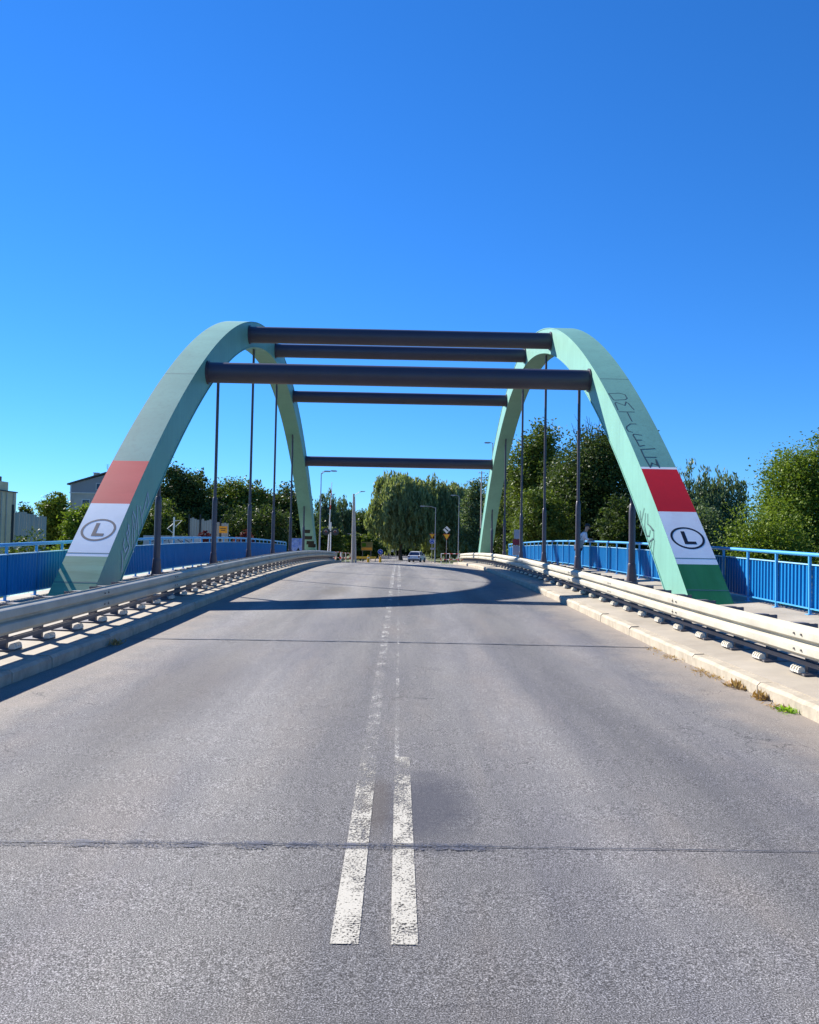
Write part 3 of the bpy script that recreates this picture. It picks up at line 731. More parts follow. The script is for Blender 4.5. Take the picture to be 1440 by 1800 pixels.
def tree(name, label, u, vtop, halfpx, depth, nleaf, leaf, material, seed, style='round', group=None, squat=1.0, low=.18, bark='bark', lobes=9, sparse=1.0, bare=0, dy=None, vbase=None):
    g = np.random.default_rng(seed); rr = random.Random(seed)
    p = at(u, vtop, depth); x, y = p.x, p.y; zb = gz(x, y); H = p.z - zb; nleaf = int(nleaf * 1.9); leaf *= .86
    hw_ = halfpx * depth / F_PX; ry = dy or hw_ * .9
    root = tag(empty(name, (x, y, zb)), label, 'bush' if 'shrub' in name or 'bush' in name else 'tree', group)
    z_lo = H * low; cz = (H + z_lo) / 2; rzv = (H - z_lo) / 2
    # lobes inside an egg-shaped envelope, so that the outline stays uneven
    L = []
    for k in range(lobes):
        zf = 1 - 2 * (k + .5) / lobes; ph = k * 2.39996 + seed; rh = math.sqrt(1 - zf * zf); s = g.uniform(.36, .52); q = (1 - s) * g.uniform(.86, 1.04)
        L.append((math.cos(ph) * rh * hw_ * q, math.sin(ph) * rh * ry * q, cz + zf * rzv * q, hw_ * s, ry * s, max(rzv * s * .9, .5)))
    L += [(math.cos(q) * hw_ * .42, math.sin(q) * ry * .4, H - rzv * (.42 + .1 * k), hw_ * .46, ry * .46, rzv * .42) for k, q in enumerate((.3 + seed, 2.4 + seed, 4.5 + seed))]; L.append((0, 0, cz, hw_ * .62, ry * .62, rzv * .7))
    L.append((-hw_ * .62, 0, cz - rzv * .15, hw_ * .38, ry * .4, rzv * .42)); L.append((hw_ * .62, 0, cz - rzv * .1, hw_ * .38, ry * .4, rzv * .42))
    L = np.array(L); vol = L[:, 3] * L[:, 4] * L[:, 5]; vol = vol / vol.sum()
    ncl = max(30, int(nleaf / (42 if style != 'willow' else 36))); idx = g.choice(len(L), ncl, p=vol)
    d = unit(g, ncl); r = g.uniform(0.25, 1, ncl) ** (1 / 2.6)
    CC = L[idx, :3] + d * r[:, None] * L[idx, 3:]
    CC[:, 2] = np.maximum(CC[:, 2], H * low * .6 + .2)
    per = int(nleaf / ncl); N = ncl * per; ci = np.repeat(np.arange(ncl), per)
    ct = g.uniform(0, 1, ncl)
    if style == 'willow':
        ln = g.uniform(.10, .26, ncl) * H; s = g.uniform(0, 1, N)
        out = CC[:, :2] / (np.linalg.norm(CC[:, :2], axis=1, keepdims=True) + 1e-6)
        Cc = CC[ci].copy(); Cc[:, 2] -= s * ln[ci]; Cc[:, :2] += out[ci] * (np.sin(s * 1.6) * .35 * ln[ci] * .5)[:, None] + g.normal(size=(N, 2)) * .16
        Cc[:, 2] = np.maximum(Cc[:, 2], 1.2)
        dirv = g.normal(size=(N, 3)) * .35; dirv[:, 2] -= 1; dirv /= np.linalg.norm(dirv, axis=1, keepdims=True)
        U = dirv * (leaf * .9 * g.uniform(.6, 1.2, N))[:, None]; asp = .26
    else:
        rc = (hw_ + rzv) * .5 * .10 * sparse
        rcv = np.clip(g.normal(rc, rc * .3, ncl), rc * .4, rc * 1.8)
        Cc = CC[ci] + np.clip(g.normal(size=(N, 3)), -1.7, 1.7) * rcv[ci][:, None] * np.array([1, 1, .62])
        dirv = unit(g, N); dirv[:, 2] = dirv[:, 2] * .7 - .25
        U = dirv * (leaf * .62 * g.uniform(.6, 1.25, N))[:, None]; asp = .55
    nv = np.cross(U, unit(g, N)); nv /= (np.linalg.norm(nv, axis=1, keepdims=True) + 1e-9)
    Vv = nv * (np.linalg.norm(U, axis=1) * asp)[:, None]
    tint = ct[ci] * .6 + g.uniform(0, .4, N)
    put('crown', leaf_mesh('crown', Cc.astype(np.float32), U, Vv, tint, material), root)
    # trunk and limbs
    mb = MB(); r0 = max(.05, H * .019); th = H * min(.8, low + .45)
    wob = [Vector((rr.uniform(-.02, .02) * H, rr.uniform(-.02, .02) * H, 0)) for _ in range(6)]
    tp = [Vector((0, 0, -.3))] + [wob[i] + Vector((0, 0, th * (i + 1) / 6)) for i in range(6)]
    mb.tube(tp, [r0 * 1.35] + [r0 * (1 - .13 * (i + 1)) for i in range(6)], 8)
    for k in rr.sample(range(ncl), min(ncl, 26 + bare)):
        e = Vector(CC[k].tolist()); zt = max(.15 * H * low, min(th * .97, e.z * rr.uniform(.45, .8)))
        f = zt / th * 6; i = int(min(5, max(0, f))); s0 = tp[i].lerp(tp[i + 1], f - i if f - i < 1 else 1)
        mid = s0.lerp(e, .5) + Vector((0, 0, abs(e.z - s0.z) * .12 + .1)); rl = r0 * rr.uniform(.22, .42)
        mb.tube([s0, mid, e], [rl, rl * .65, rl * .2], 5, caps=False)
    for k in range(bare):                          # bare twigs reaching above the leaves
        e = Vector((rr.uniform(-.5, .6) * hw_, rr.uniform(-.4, .4) * ry, H * rr.uniform(.9, 1.05))); s0 = Vector((e.x * .3, e.y * .3, H * .6))
        mid = s0.lerp(e, .55) + Vector((rr.uniform(-.4, .4), 0, 0)); mb.tube([s0, mid, e], [.07, .045, .015], 4, caps=False)
        for q in range(4):
            b0 = mid.lerp(e, q / 4); mb.tube([b0, b0 + Vector((rr.uniform(-.8, .8), rr.uniform(-.5, .5), rr.uniform(.3, 1.0)))], [.025, .01], 3, caps=False)
    mb.build('trunk', bark, root, True)
    return root

for k, (u, v, hwp, dep) in enumerate(((590, 945, 50, 160), (640, 948, 46, 170), (685, 952, 44, 215), (725, 955, 44, 225), (775, 948, 50, 180), (830, 940, 50, 170), (880, 935, 50, 160), (540, 940, 50, 150))):
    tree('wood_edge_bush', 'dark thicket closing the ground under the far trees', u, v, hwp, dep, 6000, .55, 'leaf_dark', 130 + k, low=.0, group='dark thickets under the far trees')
tree('leafy_tree', 'dark low tree behind the scribbled wall and grey sheet fence', 360, 880, 60, 96, 10000, .34, 'leaf_dark', 56, low=.0)
tree('leafy_tree', 'dark tree behind the stack of grey and red notices', 905, 850, 50, 110, 9000, .36, 'leaf_dark', 57, low=.0)
tree('poplar_tree', 'tall grey green poplar behind the hangers of the sunlit arch', 945, 740, 52, 92, 20000, .34, 'leaf_mid', 11, low=.06, lobes=11)
tree('dead_topped_tree', 'tallest dark tree with bare twigs poking above its crown', 1055, 735, 98, 78, 22000, .32, 'leaf_dark', 12, low=.05, lobes=12, bare=26, sparse=1.1)
tree('hanging_tree', 'dense dark leafy tree filling the space under the bare twigs', 1010, 800, 62, 84, 13000, .32, 'leaf_dark', 13, low=.02)
tree('undergrowth_bush', 'yellowish green bush low behind the leaning person', 950, 850, 55, 74, 9000, .28, 'leaf_mid', 14, low=.0)
tree('undergrowth_bush', 'dark shaded bush behind the bright emblem arch foot', 1110, 870, 70, 62, 9000, .26, 'leaf_dark', 15, low=.0)
tree('willow_tree', 'grey green willow just outside the bright emblem arch', 1240, 803, 80, 70, 15000, .30, 'leaf_grey', 16, 'willow', low=.1, lobes=12)
tree('willow_bush', 'shaded willow scrub under the grey green willow', 1215, 880, 80, 66, 9000, .26, 'leaf_grey', 17, low=.0)
tree('maple_tree', 'tall bright green tree rising behind the broad bush outside the bright emblem arch', 1412, 752, 96, 48, 42000, .17, 'leaf_bright', 18, low=.12, lobes=13)
tree('roadside_bush', 'broad bright green bush in front of the tall bright green tree', 1352, 868, 92, 42, 24000, .16, 'leaf_bright', 19, low=.0, lobes=10)
tree('roadside_bush', 'green bush beside the railing, beyond the broad bright green bush', 1520, 900, 110, 36, 9000, .17, 'leaf_mid', 20, low=.0)
tree('willow_tree', 'huge rounded weeping willow standing over the far road', 708, 823, 62, 150, 26000, .62, 'leaf_willow', 21, 'willow', low=.2, lobes=16)
tree('willow_tree', 'darker weeping willow merging with the huge rounded willow', 786, 832, 54, 156, 18000, .6, 'leaf_willow', 22, 'willow', low=.08, lobes=14)
tree('far_tree', 'slim tree beside the slim pale lamp mast at the crossing', 838, 842, 26, 140, 7000, .42, 'leaf_grey', 23, low=.05)
tree('far_tree', 'green tree seen between the sunlit far arch foot and its hangers', 885, 800, 34, 118, 9000, .36, 'leaf_grey', 24, low=.05)
for k, (u, v, hwp, dep) in enumerate(((600, 905, 44, 185), (640, 893, 46, 200), (682, 900, 48, 225), (732, 905, 50, 245), (790, 900, 56, 205), (832, 885, 46, 190), (868, 880, 44, 175), (560, 900, 50, 170), (905, 880, 50, 165), (500, 905, 60, 160))):
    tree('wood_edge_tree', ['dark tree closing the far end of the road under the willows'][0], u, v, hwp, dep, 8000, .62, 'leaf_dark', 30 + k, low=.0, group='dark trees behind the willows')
tree('leafy_tree', 'tallest rounded tree behind the first two hangers of the shaded arch', 322, 817, 60, 98, 15000, .36, 'leaf_dark', 41, low=.08)
tree('leafy_tree', 'olive green tree behind the orange sign', 412, 836, 70, 104, 14000, .36, 'leaf_mid', 42, low=.06)
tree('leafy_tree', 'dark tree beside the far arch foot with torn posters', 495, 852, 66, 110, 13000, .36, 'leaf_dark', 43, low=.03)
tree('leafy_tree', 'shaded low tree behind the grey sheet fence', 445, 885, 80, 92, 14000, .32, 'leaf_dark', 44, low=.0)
tree('birch_tree', 'sparse birch behind the double armed street lamp', 577, 856, 24, 128, 3600, .40, 'leaf_grey', 45, 'willow', low=.15, bark='birchbark')
tree('birch_tree', 'thin birch between the lamp and the concrete pole', 604, 862, 18, 134, 2600, .40, 'leaf_grey', 46, 'willow', low=.12, bark='birchbark')
tree('far_bush', 'bright green bush behind the yellow barrier', 640, 938, 36, 128, 6000, .36, 'leaf_mid', 47, low=.0)
tree('far_bush', 'dark bush behind the crossing signal with the raised boom', 570, 925, 38, 118, 6000, .36, 'leaf_mid', 48, low=.0)
tree('garden_tree', 'round green tree in front of the grey gabled house', 95, 862, 34, 92, 9000, .30, 'leaf_bright', 49, low=.05)
tree('garden_bush', 'yellow green bush beside the faded emblem arch', 140, 882, 38, 64, 10000, .22, 'leaf_bright', 50, low=.0)
tree('garden_bush', 'green bush seen right under the faded emblem arch', 272, 880, 56, 84, 10000, .26, 'leaf_mid', 51, low=.0)
tree('garden_bush', 'low green bush between the railing and the weathered plank fence', 60, 935, 60, 48, 7000, .2, 'leaf_mid', 52, low=.0)
tree('spruce_tree', 'small dark spruce top beside the beige building', 48, 882, 12, 96, 3500, .3, 'leaf_dark', 53, low=.05)
tree('red_leaved_shrub', 'dark red leaved shrub beside the orange sign', 366, 930, 20, 70, 3500, .22, 'leaf_red', 54, low=.0)
tree('red_leaved_shrub', 'wide dark red shrub in front of the olive green tree', 428, 934, 28, 72, 4500, .22, 'leaf_red', 55, low=.0)

# grass outside the railings, seen under the panels
g = np.random.default_rng(5)
for side in (-1, 1):
    n = 9000; X = XC + side * g.uniform(7.8, 9.2, n); Y = g.uniform(6, 27, n)
    Z = np.array([max(gz(a, b), -3) for a, b in zip(X, Y)]); hgt = g.uniform(.08, .34, n)
    C = np.stack([X, Y, Z + hgt * .45], 1); U = np.stack([g.normal(size=n) * .06, g.normal(size=n) * .06, hgt * .5], 1)
    Vv = np.stack([g.normal(size=n) * .012, g.normal(size=n) * .012, np.zeros(n)], 1)
    o = put('verge_grass', leaf_mesh('verge_grass', C.astype(np.float32), U, Vv, g.uniform(0, 1, n), 'leaf_mid' if side < 0 else 'leaf_bright'))
    stuff(o); tag(o, 'uneven grass growing outside the railing by the %s emblem arch foot' % ('faded' if side < 0 else 'bright'), 'grass')

# weeds and dry litter in the gutters
def tuft(name, label, x, y, n, size, material, spread, seed, flat=.3, cat='weed'):
    g = np.random.default_rng(seed); X = g.normal(0, spread[0], n); Y = g.normal(0, spread[1], n); hgt = g.uniform(.3, 1, n) * size * .72; n = len(X)
    tilt = g.normal(size=(n, 3)); tilt[:, 2] = np.abs(tilt[:, 2]) * (1 - flat) * 2 + .1; tilt /= np.linalg.norm(tilt, axis=1, keepdims=True)
    U = tilt * (hgt * .5)[:, None]; C = np.stack([X, Y, U[:, 2] + .004], 1)
    nv = np.cross(U, unit(g, n)); nv /= np.linalg.norm(nv, axis=1, keepdims=True)
    o = put(name, leaf_mesh(name, C.astype(np.float32), U, nv * (hgt * .14)[:, None], g.uniform(0, 1, n), material), None, (x, y, rzx(x, y) + .002))
    return tag(o, label, cat)
def gutter(u, v):
    d = ray(u, v); y = 8.0
    for _ in range(60): y = -(EYE.z - rz(y)) / (d.z / d.y)
    return EYE.x + d.x * y / d.y, y
for k, (u, v, nm, lab_, n, sz, mt_, sp) in enumerate((
        (1176, 1143, 'dry_leaf_litter', 'small pile of dry leaves by the sunlit kerb nearest the arch shadow', 70, .07, 'leaf_dry', (.08, .16)),
        (1197, 1156, 'dry_leaf_litter', 'longer streak of brown leaves along the sunlit kerb', 150, .075, 'leaf_dry', (.1, .26)),
        (1252, 1181, 'dry_leaf_litter', 'pale dry grass litter beside the brown leaf heap', 90, .08, 'leaf_dry', (.07, .16)),
        (1272, 1190, 'dry_leaf_litter', 'brown leaf heap touching the sunlit kerb', 120, .08, 'leaf_dry', (.08, .14)),
        (1330, 1210, 'dry_weed', 'tuft of tall dry grass at the sunlit kerb', 90, .17, 'leaf_dry', (.05, .09)),
        (1366, 1230, 'dry_weed', 'thin dry stems between the dry grass tuft and green weed', 70, .17, 'leaf_dry', (.035, .05)),
        (1400, 1246, 'dry_leaf_litter', 'brown litter next to the bright green weed', 90, .08, 'leaf_dry', (.07, .1)),
        (1418, 1252, 'green_weed', 'bright green weed at the foot of the sunlit kerb', 170, .09, 'leaf_weed', (.05, .06)),
        (196, 1134, 'dry_weed', 'small grey weed at the shaded kerb', 60, .14, 'leaf_dry', (.05, .1)))):
    x, y = gutter(u, v)
    x = min(x, XC + 3.98) if x > 0 else max(x, XC - 3.98)
    tuft(nm, lab_, x, y, n, sz, mt_, sp, 70 + k, flat=.75 if 'litter' in nm else .2, cat='litter' if 'litter' in nm else 'weed')

# ------------------------------------------------------------------ buildings and fences on the left
def base_at(u, depth, v=950):
    p = at(u, v, depth); return p.x, p.y, gz(p.x, p.y)
# grey gabled house
x0 = at(124, 851, 112); x1 = at(252, 851, 112); apex = at(186, 832, 112)
zb = gz(x0.x, 112); wl = x1.x - x0.x; cx = (x0.x + x1.x) / 2; eave = x0.z - zb; rid = apex.z - zb
h = tag(empty('gabled_house', (cx, 112, zb)), 'grey rendered house with a low gable, attic window and roof aerials', 'house')
mb = MB(); mb.prism([(-wl / 2, -1), (wl / 2, -1), (wl / 2, eave), (0, rid - .12), (-wl / 2, eave)], (0, 0, 0), (1, 0, 0), (0, 0, 1), (0, 1, 0), 12); mb.build('wall', 'plaster_grey', h)
band_z = at(124, 866, 112).z - zb
mb = MB(); mb.prism([(-wl / 2, band_z), (wl / 2, band_z), (wl / 2, eave), (0, rid - .14), (-wl / 2, eave)], (0, -.06, 0), (1, 0, 0), (0, 0, 1), (0, 1, 0), .057); mb.build('gable_cladding', 'cladding', h)
mb = MB(); mb.box((0, -.09, band_z), (wl + .1, .16, .12)); mb.build('cornice', 'frame', h)
for s in (-1, 1):
    mb = MB(); mb.prism([(s * (wl / 2 + .35), eave - .12), (0, rid), (0, rid + .2), (s * (wl / 2 + .35), eave + .08)], (0, -.35, 0), (1, 0, 0), (0, 0, 1), (0, 1, 0), 12.7); rf = mb.build('roof', 'roof', h)
for s, zz in ((-.12, .6), (.22, .6)):
    mb = MB(); wx = at(174, 853, 112).x - cx if s < 0 else wl * .18
    mb.box((wx, -.07, band_z + .9), (.75, .06, .95)); wn = mb.build('window', 'frame', h)
    mb = MB(); mb.box((wx, -.105, band_z + .9), (.58, .012, .78)); mb.build('pane', 'glass', wn)
for wx in (-wl * .28, wl * .1):
    for lv in (0, 1):
        zc_ = band_z - 1.6 - 2.9 * lv
        mb = MB(); mb.box((wx, -.03, zc_), (1.1, .08, 1.5)); wn = mb.build('window', 'frame', h)
        mb = MB(); mb.box((wx, -.075, zc_), (.9, .012, 1.3)); mb.build('pane', 'glass', wn)
for wx, hh, ww in ((-2.2, .5, .6), (1.0, .9, .7), (2.2, .8, .5)):
    mb = MB(); zr = rid - abs(wx) * (rid - eave) / (wl / 2) + .1; mb.box((wx, 2, zr + hh / 2), (ww, .6, hh + .5)); mb.box((wx, 2, zr + hh + .28), (ww + .12, .72, .08)); mb.build('chimney', 'plaster_grey', h)
for wx, hh in ((.6, 2.9), (-.9, 1.6), (1.5, 1.4)):
    mb = MB(); zr = rid - .1; mb.tube([(wx, 2.6, zr), (wx, 2.6, zr + hh)], .025, 5)
    for q in range(4): mb.box((wx, 2.6, zr + hh - .12 - q * .16), (.55 - q * .06, .02, .02))
    mb.build('aerial', 'galv_dark', h)
mb = MB(); mb.tube([(-wl / 2 + .15, -.12, -.5), (-wl / 2 + .15, -.12, eave - .05)], .055, 6); mb.build('downpipe', 'frame', h)

# beige block at the left edge
p0 = at(-110, 860, 80); p1 = at(29, 864, 80); zb = gz(p1.x, 78); wl = p1.x - p0.x; Hh = at(14, 858, 78).z - zb
b = tag(empty('beige_building', ((p0.x + p1.x) / 2, 76, zb)), 'beige plastered building with stepped parapet and pipes behind the plank fence', 'building')
mb = MB(); mb.box((0, 2, Hh / 2 - 1), (wl, 4, Hh + 1.4)); mb.build('wall', 'plaster_beige', b)
mb = MB(); mb.box((0, 1.4, Hh + .1), (wl - .3, 2.4, 1.0)); mb.build('parapet', 'plaster_beige', b)
mb = MB(); mb.box((0, 2, Hh - .29), (wl + .2, 4.2, .1)); mb.build('coping', 'roof', b)
for xx in (.9, 1.9, 3.3):
    mb = MB(); mb.tube([(wl / 2 + .09, xx, -.6), (wl / 2 + .09, xx, Hh - .4)], .06, 8); mb.build('downpipe', 'plaster_grey', b)
for xx in (-.36, -.16, .11):
    for zz in (.36, .72):
        mb = MB(); mb.box((wl * xx, -.02, Hh * zz), (.62, .08, 1.1)); wn = mb.build('window', 'frame', b)
        mb = MB(); mb.box((wl * xx, -.065, Hh * zz), (.48, .012, .94)); mb.build('pane', 'glass', wn)
mb = MB(); mb.box((wl * .4, 2, Hh + .7), (.35, .35, .8)); mb.tube([(wl * .4, 2, Hh + 1.0), (wl * .4, 2, Hh + 1.6)], .03, 5); mb.build('chimney', 'roof', b)

def plank_fence(label, u0, u1, v0, v1, depth, npl, posts=()):
    a = at(u0, v0, depth); c = at(u1, v1, depth); zb = gz((a.x + c.x) / 2, depth)
    root = tag(empty('plank_fence', (a.x, depth, zb)), label, 'fence'); wl = c.x - a.x; rr = random.Random(int(u0))
    mb = MB(); mb.box((0, 0, 0), (wl / npl * .9, .04, 1)); me = mb.mesh('plank', 'fence_grey')
    for i in range(npl):
        f = (i + .5) / npl; top = (a.z + (c.z - a.z) * f) - zb + rr.uniform(-.1, .1); o = put('plank', me, root, (wl * f, rr.uniform(-.012, .012), top / 2 - .2)); o.scale = (1, 1, top + .4)
    for f in (.25, .7):
        mb = MB(); mb.box((wl / 2, .06, (a.z - zb) * f), (wl, .05, .1)); mb.build('cross_rail', 'galv_dark', root)
    for f in posts:
        mb = MB(); mb.box((wl * f, -.06, (a.z - zb) / 2 + .15), (.14, .09, a.z - zb + .5)); mb.build('post', 'black', root)
plank_fence('weathered grey plank fence in front of the beige building', 22, 82, 897, 911, 58, 14, (.02,))
plank_fence('grey sheet fence behind the railing between two hangers', 333, 372, 911, 915, 80, 9, (.0, .5))
plank_fence('lower grey sheet fence directly behind the orange sign', 374, 402, 918, 921, 82, 7, (.5,))
# low pale wall with spray scribbles
a = at(252, 941, 66); c = at(352, 943, 66); zb = gz(a.x, 66)
wroot = tag(empty('low_wall', (a.x, 66, zb)), 'low pale concrete wall with spray scribbles behind the blue railing', 'wall')
mb = MB(); wl = c.x - a.x; mb.box((wl / 2, .15, (a.z - zb) / 2 - .2), (wl, .3, a.z - zb + .4)); mb.build('wall_body', 'conc_wall', wroot)
rr = random.Random(9); mb = MB()
for k in range(16):
    xx = wl * (.1 + .8 * k / 16); zz = a.z - zb - rr.uniform(.15, .5); ang = rr.uniform(-1.2, 1.2)
    mb.box((xx, -.006 - k * .0005, zz), (.05, .004, rr.uniform(.25, .5)), Matrix.Rotation(ang, 3, 'Y'))
mb.build('spray_scribble', 'black_old', wroot)
# white mast with two crooked arms by the low wall
x, y, zb = base_at(305, 64); top = at(305, 909, 64).z - zb
r_ = tag(empty('crossarm_mast', (x, y, zb)), 'thin white mast with crooked arms beside the scribbled wall', 'mast')
mb = MB(); mb.tube([(0, 0, -.2), (0, 0, top)], .06, 8); mb.build('mast', 'white', r_)
for q, (dx, dz, dz2) in enumerate(((.62, -.25, -.55), (-.5, -.9, -1.0))):
    mb = MB(); mb.tube([(0, 0, top - .2 + dz * .3), (dx, 0, top + dz), (dx * .2, 0, top + dz2 - .2)], .03, 6); mb.build('arm', 'white', r_)
# orange notice sign
x, y, zb = base_at(392, 68); ztop = at(392, 925, 68).z - zb; zlo = at(392, 937, 68).z - zb
r_ = tag(empty('orange_sign', (x, y, zb)), 'small orange notice sign on a post among the red shrubs', 'sign')
mb = MB(); mb.tube([(0, .03, -.2), (0, .03, ztop)], .03, 8); mb.build('post', 'lamp_pole', r_)
mb = MB(); mb.box((0, -.02, (ztop + zlo) / 2), (.68, .03, ztop - zlo)); pl = mb.build('plate', 'orange', r_)
for q in range(2):
    mb = MB(); mb.box((0, -.038, (ztop + zlo) / 2 + .08 - q * .14), (.46 - q * .1, .004, .06)); mb.build('print_line', 'black', pl)

# ------------------------------------------------------------------ the level crossing and beyond
def ground_px(u, depth): 
    p = at(u, 960, depth); return p.x, depth, max(gz(p.x, depth), rz(depth) - .03)
# railway across the road
for yy in (86.2, 87.65, 90.4, 91.85):
    mb = MB(); mb.box((0, 0, 0), (160, .07, .14)); o = mb.build('railway_rail', 'rust', None, loc=(0, yy, rz(yy) - .05)); struct(o)
for s in (-1, 1):
    mb = MB(); mb.box((0, 0, 0), (70, 7.6, .4)); o = mb.build('ballast_bed', 'ballast', None, loc=(s * (35 + 7.5), 89, rz(89) - .27)); struct(o)

def crossing_signal(u, depth, label, cross):
    x, y, z = ground_px(u, depth); r = tag(empty('crossing_signal', (x, y, z)), label, 'signal', 'level crossing signals')
    zl = at(u, 934.5, depth).z - z
    mb = MB(); mb.tube([(0, 0, -.1), (0, 0, zl + .9)], .055, 10); mb.build('post', 'white', r)
    mb = MB(); mb.box((0, -.07, zl), (.66, .05, .1)); mb.build('lamp_bar', 'black', r)
    for s in (-1, 1):
        mb = MB(); mb.tube([(s * .43, -.10, zl), (s * .43, -.13, zl)], .36, 20); bp = mb.build('backing_disc', 'black', r)
        mb = MB(); mb.tube([(s * .43, -.131, zl), (s * .43, -.16, zl)], .11, 14); mb.build('lens', 'lens', bp)
        mb = MB(); n = 10
        pts = [(math.cos(math.pi * (k / n)) * .135, math.sin(math.pi * (k / n)) * .135) for k in range(n + 1)]
        vs = []
        for a_, b_ in pts: vs += [(s * .43 + a_, -.131, zl + b_), (s * .43 + a_, -.40, zl + b_ * .9 + .01), (s * .43 + a_ * 1.12, -.131, zl + b_ * 1.12), (s * .43 + a_ * 1.12, -.40, zl + b_ * 1.02 + .01)]
        mb.add(vs, [f for k in range(n) for f in ((4 * k, 4 * k + 4, 4 * k + 5, 4 * k + 1), (4 * k + 2, 4 * k + 3, 4 * k + 7, 4 * k + 6), (4 * k + 1, 4 * k + 5, 4 * k + 7, 4 * k + 3))]); mb.build('hood', 'bracket', bp)
    for s in ():
        mb = MB(); mb.box((0, -.075 - .012 * (s > 0), zl + .62), (1.1, .01, .13), Matrix.Rotation(s * .5, 3, 'Y')); cb = mb.build('cross_board', 'white', r)
        for e in (-1, 1):
            mb = MB(); mb.box((e * .46 * math.cos(.5), -.082 - .012 * (s > 0), zl + .62 - s * e * .46 * math.sin(.5)), (.16, .006, .132), Matrix.Rotation(s * .5, 3, 'Y')); mb.build('red_tip', 'red', cb)
crossing_signal(581, 78, 'level crossing signal with two black discs by the red and white fence', 1)
crossing_signal(855, 80, 'level crossing signal beside the far foot of the sunlit arch', 1)
# barrier machine with raised boom beside the left signal
x, y, z = ground_px(577, 82); r = tag(empty('barrier_boom', (x, y, z)), 'raised white barrier boom beside a crossing signal', 'barrier')
mb = MB(); mb.box((0, 0, .5), (.4, .5, 1.1)); mb.build('drive_box', 'conc_pole', r)
e = at(584, 848, 82); e = Vector((e.x - x, 0, e.z - z))
mb = MB(); mb.tube([(0, -.3, .9), (e.x, -.3, e.z)], [.06, .03], 8); bo = mb.build('boom', 'white', r)
for k in range(2):
    f = .62 + k * .2; mb = MB(); mb.tube([Vector((0, -.3, .9)).lerp(Vector((e.x, -.3, e.z)), f), Vector((0, -.3, .9)).lerp(Vector((e.x, -.3, e.z)), f + .06)], .063 - .03 * f, 8); mb.build('red_band', 'red', bo)

def striped_fence(label, u0, u1, d0, d1, n, hgt=1.1):
    a = Vector(ground_px(u0, d0)); c = Vector(ground_px(u1, d1)); r = tag(empty('pedestrian_fence', a), label, 'fence', None); D = c - a
    for i in range(n + 1):
        p = D * (i / n); mb = MB(); mb.tube([p + Vector((0, 0, -.1)), p + Vector((0, 0, hgt))], .035, 8); po = mb.build('post', 'white', r)
        mb = MB(); mb.tube([p + Vector((0, 0, hgt * .35)), p + Vector((0, 0, hgt * .6))], .038, 8); mb.build('red_band', 'red', po)
    for zz in (.55, hgt):
        for i in range(n * 3):
            p, q = D * (i / (n * 3)), D * ((i + 1) / (n * 3)); up = Vector((0, 0, zz)); mb = MB(); mb.tube([p + up, q + up], .028, 8)
            mb.build('rail_section', 'red' if (i % 2) else 'white', r)
striped_fence('red and white pedestrian fence under the raised boom', 557, 599, 79, 81, 4)
striped_fence('red and white pedestrian fence below the give way signs', 776, 838, 84, 82, 4, 1.15)
striped_fence('short red and white fence behind the concrete pole', 600, 616, 92, 96, 2)

def lamp(name, label, u, vtop, depth, arms, pole='lamp_pole', r0=.09, lean=0):
    x, y, z = ground_px(u, depth); Hh = at(u, vtop, depth).z - z
    r = tag(empty(name, (x, y, z)), label, 'street lamp')
    mb = MB(); mb.tube([(0, 0, -.2), (0, 0, 1.2), (0, 0, 1.25), (lean, 0, Hh)], [r0 * 1.3, r0 * 1.3, r0, r0 * .55], 10); mb.build('pole', pole, r, True)
    for (dx, dz) in arms:
        mb = MB(); s = 1 if dx > 0 else -1
        mb.tube([(lean, 0, Hh - .1), (lean + dx * .4, 0, Hh + dz * .7), (lean + dx, 0, Hh + dz)], .035, 8); mb.build('arm', pole, r, True)
        mb = MB(); mb.prism([(0, -.05), (.2, -.09), (.62, -.08), (.72, -.01), (.6, .06), (.15, .07), (0, .04)], (lean + dx * .98, -.13, Hh + dz), (s, 0, 0), (0, 0, 1), (0, 1, 0), .26); mb.build('lamp_head', 'lamp_pole', r)
    return r
lamp('street_lamp', 'tall grey street lamp with two lamp heads at the crossing', 562, 832, 92, ((.35, .25), (1.1, .3)))
lamp('street_lamp', 'slim street lamp with a long arm under the willow', 765, 892, 112, ((-1.5, .15),), r0=.07)
lamp('street_lamp', 'slim pale street lamp with a short arm beside the willow', 806, 872, 112, ((-.5, .1),), r0=.07)
lamp('street_lamp', 'street lamp whose head peeks out beside the sunlit far arch', 864, 779, 96, ((-.3, .05),), r0=.09)
# concrete pole
x, y, z = ground_px(620, 90); Hh = at(620, 868, 90).z - z
r = tag(empty('utility_pole', (x, y, z)), 'thick concrete utility pole at the roadside by the crossing', 'pole')
mb = MB(); mb.tube([(0, 0, -.2), (0, 0, Hh)], [.15, .10], 10); mb.tube([(.36, 0, -.2), (.08, 0, Hh - .3)], [.12, .08], 10); mb.build('pole', 'conc_pole', r, True)
mb = MB(); mb.tube([(0, 0, Hh - .2), (.7, 0, Hh + .25)], .03, 6); mb.tube([(-.6, 0, Hh * .42), (0, 0, Hh * .42)], .03, 6); mb.build('arm', 'lamp_pole', r)
mb = MB(); mb.prism([(0, -.05), (.5, -.06), (.6, .0), (.1, .06)], (.68, -.12, Hh + .25), (1, 0, .1), (0, 0, 1), (0, 1, 0), .24); mb.build('lamp_head', 'lamp_pole', r)
x, y, z = ground_px(845, 104); Hh = at(845, 828, 104).z - z
r = tag(empty('utility_pole', (x, y, z)), 'slim pale pole with cross arms beside the sunlit far arch', 'pole')
mb = MB(); mb.tube([(0, 0, -.2), (0, 0, Hh)], [.11, .07], 8); mb.build('pole', 'conc_pole', r, True)
